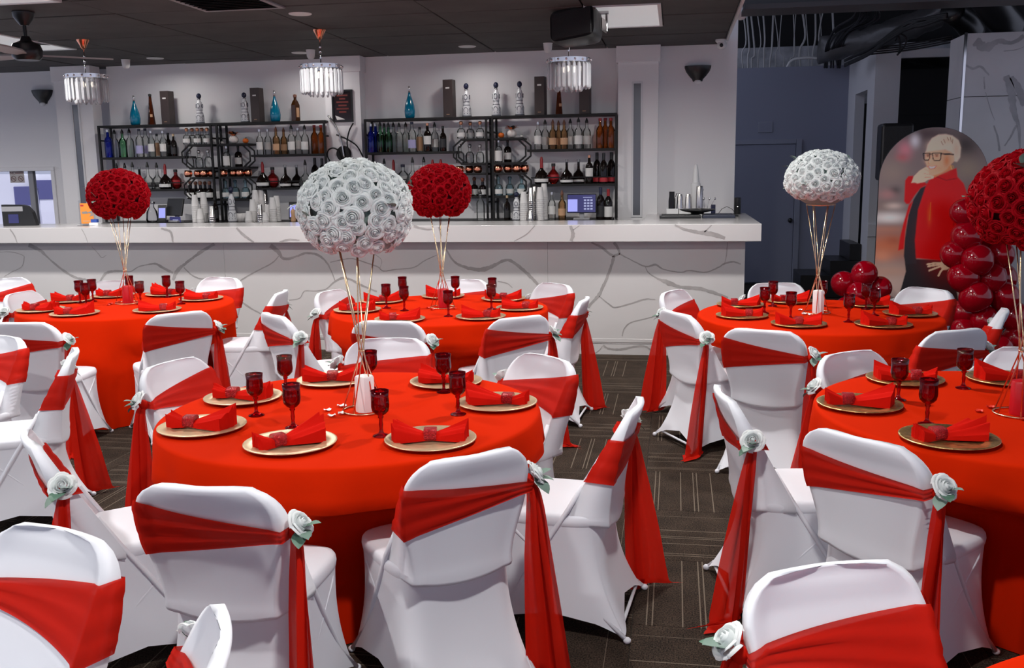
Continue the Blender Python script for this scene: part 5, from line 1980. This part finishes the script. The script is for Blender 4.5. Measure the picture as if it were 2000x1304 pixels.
# ceiling fan
mt_ = az(45, 24, ZC)
zh = ay(47, 96, mt_.y).z
o = thing('ceiling_fan', 'dark ceiling fan with pale blades at the top left', 'ceiling fan', (mt_.x, mt_.y, zh))
dz_ = ZC-zh
MB().lathe([(.0, dz_-.10), (.030, dz_-.10), (.075, dz_-.04), (.082, dz_-.002), (0, dz_-.002)], 24).build('canopy', M['black_plastic'], o, 40)
MB().tube([(0, 0, .05), (0, 0, dz_-.09)], .014, 10).build('downrod', M['black_plastic'], o)
MB().lathe([(0, .10), (.030, .095), (.045, .06), (.10, .035), (.115, -.01), (.11, -.06), (.085, -.085), (0, -.088)], 28).build('motor_housing', M['black_plastic'], o, 40)
M['blade'] = mat('taupe fan blade', (.34, .32, .31), .45)
tip = az(220, 112, zh-.03)
hd = math.atan2(tip.y-mt_.y, tip.x-mt_.x)
bl = math.hypot(tip.y-mt_.y, tip.x-mt_.x)
for k in range(3):
    a = hd+k*2*math.pi/3
    m = MB()
    m.prism([(.09, -.035), (.25, -.068), (bl*.7, -.062), (bl*.96, -.045), (bl, -.02), (bl, .02), (bl*.96, .045), (bl*.7, .062), (.25, .068), (.09, .035)], -.006, .006, 'XY')
    m.build('blade', M['blade'], o, False, (0, 0, -.045), (.12, 0, a))

# air vent
a, b = az(395, 0, ZC), az(545, 12, ZC)
o = thing('air_vent', 'slatted black air vent in the ceiling at the top', 'vent', (-3.32, 6.95, ZC-.002))
m = MB()
m.b2(-.33, .33, -.33, -.29, -.008, .004).b2(-.33, .33, .29, .33, -.008, .004).b2(-.33, -.29, -.29, .29, -.008, .004).b2(.29, .33, -.29, .29, -.008, .004)
m.build('vent_frame', M['grey_plastic'], o)
for k in range(9):
    MB().box((0, -.26+.065*k, -.002), (.576, .04, .003), 0, Euler((.5, 0, 0))).build('slat', M['black_plastic'], o)

# loudspeaker hung from the ceiling
c = ay(1133, 57, 8.05)
o = thing('hung_loudspeaker', 'black loudspeaker on a bracket hung from the ceiling', 'loudspeaker', (c.x, 8.05, c.z))
rt_ = Euler((-.16, -.10, -.30))
bx = MB().prism([(-.19, -.16), (.19, -.16), (.125, .13), (-.125, .13)], -.125, .125, 'XY')
bx = MB()
vv = []
for y_, wx_, hz_ in ((-.17, .19, .125), (-.13, .20, .132), (.02, .185, .125), (.15, .12, .09)):
    vv.append([Vector((wx_*math.copysign(abs(math.cos(a_))**.35, math.cos(a_)), y_, hz_*math.copysign(abs(math.sin(a_))**.35, math.sin(a_)))) for a_ in [2*math.pi*i/40 for i in range(40)]])
cab = bx.loft(vv).build('cabinet', M['black_plastic'], o, 35, None, rt_)
M['grille'] = mat('black steel grille', (.018, .018, .019), .5, metal=.3, bump=(260, .6))
MB().box((0, -.176, 0), (.34, .012, .215), .005).build('grille', M['grille'], cab)
MB().box((.0, .02, .132), (.06, .16, .012), .003).build('handle', M['grey_plastic'], cab)
for s_ in (-1, 1):
    MB().box((s_*.200, .02, .0), (.012, .10, .10), .003).build('side_plate', M['steel'], cab)
m = MB()
zt_ = ZC-c.z
m.tube([(-.215, .02, -.02), (-.215, .02, zt_-.03)], .010, 8)
m.tube([(.215, .02, -.02), (.215, .02, zt_-.03)], .010, 8)
m.box((0, .02, zt_-.02), (.46, .05, .02))
m.box((0, .02, zt_-.005), (.16, .16, .009))
m.build('bracket', M['steel'], o)

# white ceiling sensors and cameras
for x, y, lab in ((246, 116, 'small white ceiling sensor right of the left chandelier'), (607, 97, 'small white ceiling sensor left of the middle chandelier'), (1070, 84, 'small white ceiling sensor left of the loudspeaker')):
    p = az(x, y, ZC)
    yv = min(p.y, 10.1)
    X = xat(x, ZC-.05, yv)
    o = thing('ceiling_sensor', lab, 'sensor', (X, yv, ZC-.001), 0, 'white ceiling sensors')
    MB().lathe([(.045, 0), (.046, -.02), (.042, -.06), (.034, -.085), (.02, -.095), (0, -.096)], 20).build('housing', M['white_plastic'], o, 40)
    MB().lathe([(.05, 0), (.05, -.006), (.045, -.007)], 20).build('base', M['white_plastic'], o, 40)
p = az(1410, 80, ZC)
o = thing('security_camera', 'white turret security camera at the corner of the bar ceiling', 'camera', (xat(1409, ZC-.03, 10.2), 10.2, ZC-.001), .4)
MB().lathe([(.06, 0), (.06, -.018), (.05, -.02), (.05, -.03)], 24).build('mount', M['white_plastic'], o, 40)
MB().ball((0, -.01, -.055), (.05, .055, .045), 18, 12).build('housing', M['white_plastic'], o, True)
MB().ball((-.025, -.055, -.062), (.020, .014, .020), 12, 8).build('lens', M['black_plastic'], o, True)
p = ay(1447, 27, 9.0)
o = thing('dome_camera', 'white dome camera on the cut edge of the suspended ceiling', 'camera', (p.x, 9.0, p.z))
MB().box((-.035, 0, .035), (.05, .06, .05), .006).build('bracket', M['white_plastic'], o)
MB().ball((.0, 0, 0), (.055, .055, .055), 20, 12).build('dome', M['white_plastic'], o, True)

# ------------------------------------------------------------------ open roof services on the right
def px_path(pts, Y):
    Ys = Y if isinstance(Y, (list, tuple)) else [Y]*len(pts)
    P = [ay(x, y, yy) for (x, y), yy in zip(pts, Ys)]
    return smooth_poly(P, [1]*len(P), 5)[0] if len(P) > 2 else P


def px_tube(name, pts, Y, r, mt, label, cat, n=8):
    P = px_path(pts, Y)
    c_ = P[0].copy()
    return tag(MB().tube([q-c_ for q in P], r, n).build(name, M[mt], None, True, c_), label, cat)


def bunch(name, part, mt, label, cat, runs):
    """several runs of cable that hang together: one thing, each run a part"""
    o_ = None
    for pts, Y, r in runs:
        P = px_path(pts, Y)
        if o_ is None:
            c_ = P[0].copy()
            o_ = thing(name, label, cat, c_)
        MB().tube([q-c_ for q in P], r, 6).build(part, M[mt], o_, True)
    return o_


# crumpled foil-wrapped duct
P = px_path([(1600, 98), (1680, 82), (1760, 58), (1840, 22)], [13.9, 13.5, 13.1, 12.7])
dr_ = random.Random(4)
c_ = P[0].copy()
rings = []
for i, p in enumerate(P):
    rings.append([p-c_+Vector((0, .22*math.cos(2*math.pi*k/20), .17*math.sin(2*math.pi*k/20)))*dr_.uniform(.82, 1.12) for k in range(20)])
tag(MB().loft(rings).build('insulated_duct', M['foil'], None, True, c_), 'crumpled foil wrapped duct sagging in the open ceiling', 'duct')
px_tube('flexible_duct', [(1915, -20), (1945, 20), (1975, 55)], [10.6, 10.9, 11.3], .16, 'black_plastic', 'black flexible duct above the marble wall', 'duct', 16)
px_tube('flexible_duct', [(1858, 20), (1885, 40), (1900, 62)], [11.2, 11.4, 11.6], .13, 'black_plastic', 'short black duct left of the larger one above marble', 'duct', 16)
pr = random.Random(77)
runs = []
for i in range(17):
    x = 1449+i*11.5+pr.uniform(-4, 4)
    ty = pr.uniform(66, 100)
    runs.append(([(x+pr.uniform(-9, 9), -10), (x+pr.uniform(-9, 9), ty), (x+pr.uniform(-3, 3), (ty+130)/2), (x, 137)], 14.60, pr.uniform(.006, .015)))
bunch('hanging_wires', 'wire', 'wire_grey', 'pale bare wires hanging behind the top of the slate wall', 'wires', runs)
px_tube('white_pipe', [(1532, 150), (1548, 117), (1605, 116), (1640, 145)], 14.36, .018, 'white_plastic', 'white bent pipe above the slate wall', 'pipe')
runs = []
for i in range(9):
    x = 1612+i*4+pr.uniform(-2, 2)
    runs.append(([(x+pr.uniform(40, 75), -12), (x+pr.uniform(40, 75), 30+pr.uniform(-5, 10)), (x+pr.uniform(5, 22), 62+pr.uniform(-6, 6)), (x, 95), (x+pr.uniform(-5, 5), 132)], [11.6, 12.0, 12.8, 13.6, 14.0], .013))
bunch('cable_bundle', 'cable', 'cable', 'bunch of black cables hanging down to the slate wall', 'cables', runs)
runs = []
for i in range(10):
    y0 = 100+pr.uniform(-5, 8)
    runs.append(([(1650, y0+22), (1700, y0-2), (1760, 58+pr.uniform(-8, 8)), (1800, 45+pr.uniform(-8, 6)), (1850, 28+pr.uniform(-8, 8))], [13.0, 12.2, 11.5, 11.2, 10.8], .014))
for i in range(4):
    y0 = 82+i*4
    runs.append(([(1700, y0+12), (1780, y0+3), (1860, y0-12)], [12.2, 12.1, 11.6], .009))
runs.append(([(1752, 108), (1766, 92), (1770, 75), (1757, 66), (1748, 80)], 11.9, .010))
runs.append(([(1755, 104), (1758, 84), (1754, 66)], 11.9, .010))
bunch('cable_bundle', 'cable', 'cable', 'black cables strung across the open ceiling above the pilaster', 'cables', runs)
# joists in the dark
for i in range(5):
    z = 3.7
    y = 9.6+i*1.15
    tag(MB().b2(0, 6, 0, .06, 0, .22).build('roof_joist', M['beam'], None, False, (.56, y, 4.10)), '%s dark roof joist above the slate wall, counted from the beam' % ordinal(i), 'joist', 'dark roof joists')

# black loudspeaker on a stand behind the portrait board
c = ay(1738, 297, 10.2)
o = thing('loudspeaker', 'black loudspeaker on a stand behind the left edge of the portrait board', 'loudspeaker', (c.x+.04, 10.2, 0))
MB().box((0, 0, c.z), (.30, .26, .56), .03).build('cabinet', M['black_plastic'], o)
MB().box((0, -.135, c.z), (.26, .012, .50), .005).build('grille', M['grille'], o)
MB().tube([(0, 0, .02), (0, 0, c.z-.275)], .018, 10).build('pole', M['black_metal'], o)
for k in range(3):
    a = 2*math.pi*k/3+.4
    MB().tube([(0, 0, .45), (.36*math.cos(a), .36*math.sin(a), .012)], .011, 8).build('leg', M['black_metal'], o)

# black steps by the slate wall
o = thing('stage_steps', 'black steps leading up beside the slate wall', 'steps', (0, 0, 0))
for i, (xl, yt) in enumerate(((1560, 534), (1617, 506), (1655, 474))):
    a = ay(xl, yt, 13.0)
    b = Vector((xr-.01, 0, 0))
    MB().b2(a.x, b.x, 12.8+.004*i, 13.6-.004*i, 0 if i == 0 else ay((1560, 1617, 1655)[i-1], (534, 506, 474)[i-1], 13.0).z+.001, a.z, .006).build('step', M['black_plastic'], o)


# ------------------------------------------------------------------ portrait board (a flat print on an arched panel)
YPB = 9.30
bx0, bx1 = ay(1713, 420, YPB).x, ay(1927, 400, YPB).x
bzt = ay(1820, 248, YPB).z
BR = (bx1-bx0)/2
bcx = (bx0+bx1)/2
board = thing('portrait_board', 'arched photo board of a woman with short blonde hair in a red jacket', 'photo board', (bcx, YPB, 0))
out_ = [(-BR, .01)]+[(-BR*math.cos(math.pi*i/32), bzt-BR+BR*math.sin(math.pi*i/32)) for i in range(33)]+[(BR, .01)]
MB().prism(out_, 0, .022, 'XZ').build('panel', M['black_plastic'], board)
MB().box((0, .16, .5), (.03, .02, 1.05), .003, Euler((.28, 0, 0))).build('back_brace', M['black_plastic'], board)
MB().b2(-BR*.8, BR*.8, -.10, .12, 0, .012, .003).build('foot', M['black_plastic'], board)


def print_mesh():
    NX, NZ = 150, 300
    us = np.linspace(-1, 1, NX)
    zs = np.linspace(.015, bzt-.004, NZ)
    hw = np.where(zs > bzt-BR, np.sqrt(np.maximum(1e-5, (BR-.003)**2-(zs-(bzt-BR))**2)), BR-.003)
    Xl = us[None, :]*hw[:, None]
    Zl = np.repeat(zs[:, None], NX, 1)
    # the picture, drawn in the photograph's own pixel frame of the board
    P = np.stack([Xl+bcx, np.full_like(Xl, YPB), Zl-CAMZ], -1)
    zc_ = P @ np.array(FW)
    px = 1000+FPX*(P @ np.array(RT))/zc_
    py = 652-FPX*(P @ np.array(UP))/zc_
    C = np.zeros(px.shape+(3,))

    def lin(c):
        c = np.array(c)/255.
        return np.where(c <= .04045, c/12.92, ((c+.055)/1.055)**2.4)
    C[:] = lin((112, 98, 96))

    def blob(x, y, rx, ry, c, k=1.0):
        w = np.exp(-(((px-x)/rx)**2+((py-y)/ry)**2))*k
        C[:] = C*(1-w[..., None])+lin(c)*w[..., None]

    def sd(poly):
        poly = np.array(poly, float)
        ins = np.zeros(px.shape, bool)
        dmin = np.full(px.shape, 1e9)
        n = len(poly)
        for i in range(n):
            a, b = poly[i], poly[(i+1) % n]
            cond = ((a[1] > py) != (b[1] > py))
            xi = (b[0]-a[0])*(py-a[1])/((b[1]-a[1]) if b[1] != a[1] else 1e-9)+a[0]
            ins ^= cond & (px < xi)
            d = b-a
            t_ = np.clip(((px-a[0])*d[0]+(py-a[1])*d[1])/max(1e-9, d @ d), 0, 1)
            dmin = np.minimum(dmin, np.hypot(px-a[0]-t_*d[0], py-a[1]-t_*d[1]))
        return np.where(ins, dmin, -dmin)

    def poly(pts, c, soft=.8):
        w = np.clip(sd(pts)/soft*.5+.5, 0, 1)
        C[:] = C*(1-w[..., None])+lin(c)*w[..., None]

    def line(pts, wd, c):
        d = np.full(px.shape, 1e9)
        for a, b in zip(pts, pts[1:]):
            a, b = np.array(a, float), np.array(b, float)
            e = b-a
            t_ = np.clip(((px-a[0])*e[0]+(py-a[1])*e[1])/max(1e-9, e @ e), 0, 1)
            d = np.minimum(d, np.hypot(px-a[0]-t_*e[0], py-a[1]-t_*e[1]))
        w = np.clip((wd/2-d)/.8+.5, 0, 1)
        C[:] = C*(1-w[..., None])+lin(c)*w[..., None]

    blob(1810, 262, 60, 18, (70, 55, 55)); blob(1885, 285, 30, 28, (52, 44, 42)); blob(1768, 292, 14, 16, (190, 120, 130)); blob(1787, 275, 9, 12, (205, 200, 205)); blob(1762, 308, 12, 8, (170, 90, 95))
    blob(1745, 335, 30, 24, (128, 112, 104)); blob(1748, 372, 11, 8, (60, 58, 58)); blob(1733, 380, 16, 10, (150, 110, 108)); blob(1890, 330, 26, 24, (126, 112, 98)); blob(1900, 372, 22, 18, (100, 84, 78)); blob(1905, 395, 18, 10, (150, 136, 126))
    blob(1728, 405, 20, 12, (110, 92, 86)); blob(1746, 402, 16, 6, (196, 176, 166), .9); blob(1738, 425, 34, 10, (226, 218, 214), 1.0)
    blob(1735, 447, 50, 7, (150, 110, 96)); blob(1735, 480, 60, 26, (176, 98, 66)); blob(1722, 500, 20, 12, (206, 130, 96), .8); blob(1745, 470, 16, 8, (150, 76, 52), .8)
    blob(1735, 560, 70, 38, (196, 170, 158)); blob(1735, 530, 50, 12, (180, 140, 120), .7); blob(1860, 620, 90, 40, (204, 184, 172)); blob(1905, 560, 30, 60, (190, 168, 158), .8); blob(1905, 470, 20, 40, (140, 110, 100), .8)
    # trousers, vest, jacket
    poly([(1766, 500), (1790, 506), (1850, 508), (1856, 526), (1868, 566), (1880, 620), (1884, 680), (1735, 680), (1750, 590), (1760, 562), (1769, 530)], (26, 24, 26))
    poly([(1810, 362), (1798, 367), (1784, 390), (1774, 420), (1767, 470), (1765, 500), (1770, 516), (1790, 514), (1789, 470), (1795, 405)], (30, 30, 34))
    poly([(1768, 352), (1774, 344), (1783, 343), (1785, 357), (1806, 356), (1812, 360), (1798, 367), (1786, 382), (1776, 398), (1770, 398), (1766, 393)], (190, 8, 10), 1.2)
    poly([(1775, 400), (1783, 392), (1774, 420), (1768, 452), (1765, 486), (1754, 489), (1758, 462), (1766, 430)], (196, 12, 10), 1.2)
    poly([(1808, 364), (1814, 352), (1826, 345), (1844, 338), (1856, 332), (1868, 328), (1870, 345), (1882, 358), (1889, 378), (1894, 402), (1900, 440), (1900, 500), (1880, 512), (1845, 509), (1789, 504), (1787, 470), (1793, 410), (1806, 370)], (200, 10, 10), 1.2)
    blob(1850, 470, 40, 60, (186, 4, 8), .5); blob(1815, 420, 4, 18, (226, 70, 20), .9); line([(1818, 395), (1815, 430)], 1.5, (236, 100, 30)); line([(1830, 345), (1848, 352), (1868, 348)], 2, (150, 4, 8)); line([(1870, 400), (1862, 440)], 3, (160, 4, 8))
    # neck, face, hair
    poly([(1818, 343), (1822, 330), (1850, 318), (1858, 322), (1860, 330), (1844, 337), (1826, 346)], (224, 140, 92), 1.2)
    poly([(1807, 297), (1807, 314), (1810, 325), (1813, 337), (1818, 343), (1826, 342), (1839, 337), (1850, 330), (1855, 323), (1864, 314), (1864, 298), (1850, 293), (1820, 292)], (250, 186, 148), 1.2)
    blob(1849, 314, 7, 14, (214, 110, 50), .75); blob(1815, 313, 8, 6, (255, 205, 172), .7); blob(1835, 330, 12, 6, (248, 172, 130), .7)
    poly([(1808, 297), (1812, 282), (1820, 270), (1833, 263), (1847, 262), (1860, 265), (1872, 274), (1876.5, 288), (1875, 307), (1869, 316), (1864, 315), (1863, 304), (1858, 297), (1846, 292), (1826, 294), (1814, 296)], (238, 208, 184), 1.5)
    blob(1825, 285, 12, 9, (250, 214, 186), .8); blob(1868, 292, 6, 14, (206, 176, 150), .8); blob(1850, 274, 10, 6, (226, 190, 160), .7)
    for a, b in (((1850, 268), (1853, 274)), ((1856, 268), (1858, 277)), ((1838, 276), (1842, 283)), ((1843, 272), (1846, 279)), ((1861, 272), (1860, 280))):
        line([a, b], 1.3, (138, 100, 70))
    # eyes, glasses, nose, smile, ear ring
    for ex in (1812.5, 1829.5):
        blob(ex, 304.5, 3.4, 1.9, (110, 56, 40)); line([(ex-3.5, 302), (ex+3.5, 302)], .8, (80, 40, 30))
    for (l, r, t_, b) in ((1803, 1816, 298.5, 313), (1821, 1838, 298, 313.5)):
        line([(l, t_+1), (l+1.5, b-3), (l+4, b), (r-3, b), (r-.5, b-4), (r, t_+1), (l, t_+1)], 2.0, (24, 18, 18))
    line([(1816, 301), (1821, 301)], 2, (24, 18, 18)); line([(1838, 300), (1862, 301.5)], 3.0, (24, 18, 18))
    line([(1817, 306), (1812.5, 319), (1816, 320.5)], 1.0, (214, 140, 104))
    poly([(1811, 323.5), (1820, 325), (1830, 323), (1826, 329), (1818, 330.5), (1813, 328.5)], (200, 100, 84), .8)
    poly([(1813, 324.5), (1820, 325.8), (1828, 324.2), (1824, 328), (1817, 328.8)], (252, 242, 234), .6)
    line([(1857, 324), (1859, 330)], 1.8, (226, 180, 96)); line([(1861, 323), (1863, 329)], 1.4, (190, 140, 70))
    # hand under the chin and the hand on the hip
    poly([(1780, 357), (1785, 344), (1796, 333), (1808, 326), (1813, 327), (1815, 341), (1824, 344), (1823, 348), (1812, 351), (1806, 355), (1792, 358), (1786, 356)], (250, 206, 176), 1.0)
    for a, b in (((1806, 330), (1813, 334)), ((1804, 338), (1814, 341)), ((1806, 346), (1818, 346))):
        line([a, b], .9, (224, 160, 124))
    poly([(1838, 511), (1850, 510), (1858, 520), (1850, 526), (1841, 527), (1836, 520)], (236, 180, 148), 1.0)
    for pts in ([(1842, 514), (1826, 513.5), (1811, 516)], [(1842, 518), (1828, 523), (1815, 528)], [(1844, 522), (1837, 530), (1833, 538)], [(1838, 516), (1824, 518), (1813, 520)]):
        line(pts, 3.4, (240, 188, 158))
    me = bpy.data.meshes.new('printed_photo')
    verts = np.stack([Xl, np.full_like(Xl, -.0015), Zl], -1).reshape(-1, 3)
    idx = np.arange(NX*NZ).reshape(NZ, NX)
    F = np.stack([idx[:-1, :-1], idx[:-1, 1:], idx[1:, 1:], idx[1:, :-1]], -1).reshape(-1, 4)
    lum = C.max(-1, keepdims=True)
    C = np.clip(C*2.3/(1+.80*lum), 0, .98)
    me.from_pydata(verts.tolist(), [], F.tolist())
    at = me.color_attributes.new('print', 'FLOAT_COLOR', 'POINT')
    at.data.foreach_set('color', np.concatenate([C.reshape(-1, 3), np.ones((NX*NZ, 1))], 1).astype(np.float32).ravel())
    me.update()
    m = mat('photo print', (.5, .5, .5), .35, spec=.4)
    a_ = m.node_tree.nodes.new('ShaderNodeAttribute')
    a_.attribute_name = 'print'
    m.node_tree.links.new(a_.outputs['Color'], m.node_tree.nodes['Principled BSDF'].inputs['Base Color'])
    me.materials.append(m)
    return me


obj('printed_photo', print_mesh(), None, board)

# ------------------------------------------------------------------ balloons
BAL = MB()
vv, ff = [], []
nu, nv = 28, 18
prof = []
for k in range(nv+1):
    t_ = math.pi*k/nv
    z = -math.cos(t_)
    r = math.sin(t_)*(1+.05*z)
    if z < 0:
        z *= 1.12
    prof.append((max(r, 0), z))
BALM = BAL.lathe(prof, nu).mesh('balloon', True)
BALM.materials.append(M['balloon'])
KNOT = MB().lathe([(.02, -1.10), (.05, -1.14), (.10, -1.22), (.0, -1.20)], 10).mesh('knot', True)
KNOT.materials.append(M['balloon'])


def balloons(name, label, items, base):
    o = thing(name, label, 'balloons', base)
    b_ = Vector(base)
    r_ = random.Random(len(items))
    for x, y, rp, Y in items:
        c_ = ay(x, y, Y)
        r = rp*(c_-CO).length/FPX
        e = obj('balloon', BALM, None, o, c_-b_, (r_.uniform(-.9, .9), r_.uniform(-.9, .9), r_.uniform(0, 6)), r*.97)
        obj('knot', KNOT, None, e)
    return o


G = [(1882, 414, 24, 8.95), (1904, 428, 20, 9.10), (1889, 461, 28, 8.92), (1864, 496, 25, 8.95), (1909, 507, 28, 8.85), (1954, 497, 24, 9.0), (1882, 541, 28, 8.9), (1935, 541, 27, 8.95), (1906, 579, 28, 8.85), (1960, 579, 27, 8.95), (1884, 609, 24, 9.0), (1922, 622, 24, 8.9), (1979, 616, 26, 9.0), (1882, 642, 22, 8.95), (1950, 680, 26, 8.9), (1915, 672, 26, 9.0), (1985, 662, 25, 8.98), (1930, 455, 26, 9.1), (1955, 540, 26, 9.2)]
pb = ay(1920, 650, 8.95)
balloons('balloon_garland', 'tall garland of glossy dark red balloons beside the portrait board', G, (pb.x, 8.95, 0))
G2 = [(1647, 553, 23, 9.05), (1688, 534, 24, 9.0), (1675, 572, 21, 8.9), (1718, 562, 22, 9.05), (1655, 603, 24, 9.0), (1700, 603, 24, 9.0), (1640, 640, 25, 9.0), (1690, 645, 25, 8.9), (1722, 640, 24, 9.05)]
pb = ay(1685, 640, 9.0)
balloons('balloon_cluster', 'low cluster of dark red balloons left of the portrait board', G2, (pb.x, 9.0, 0))
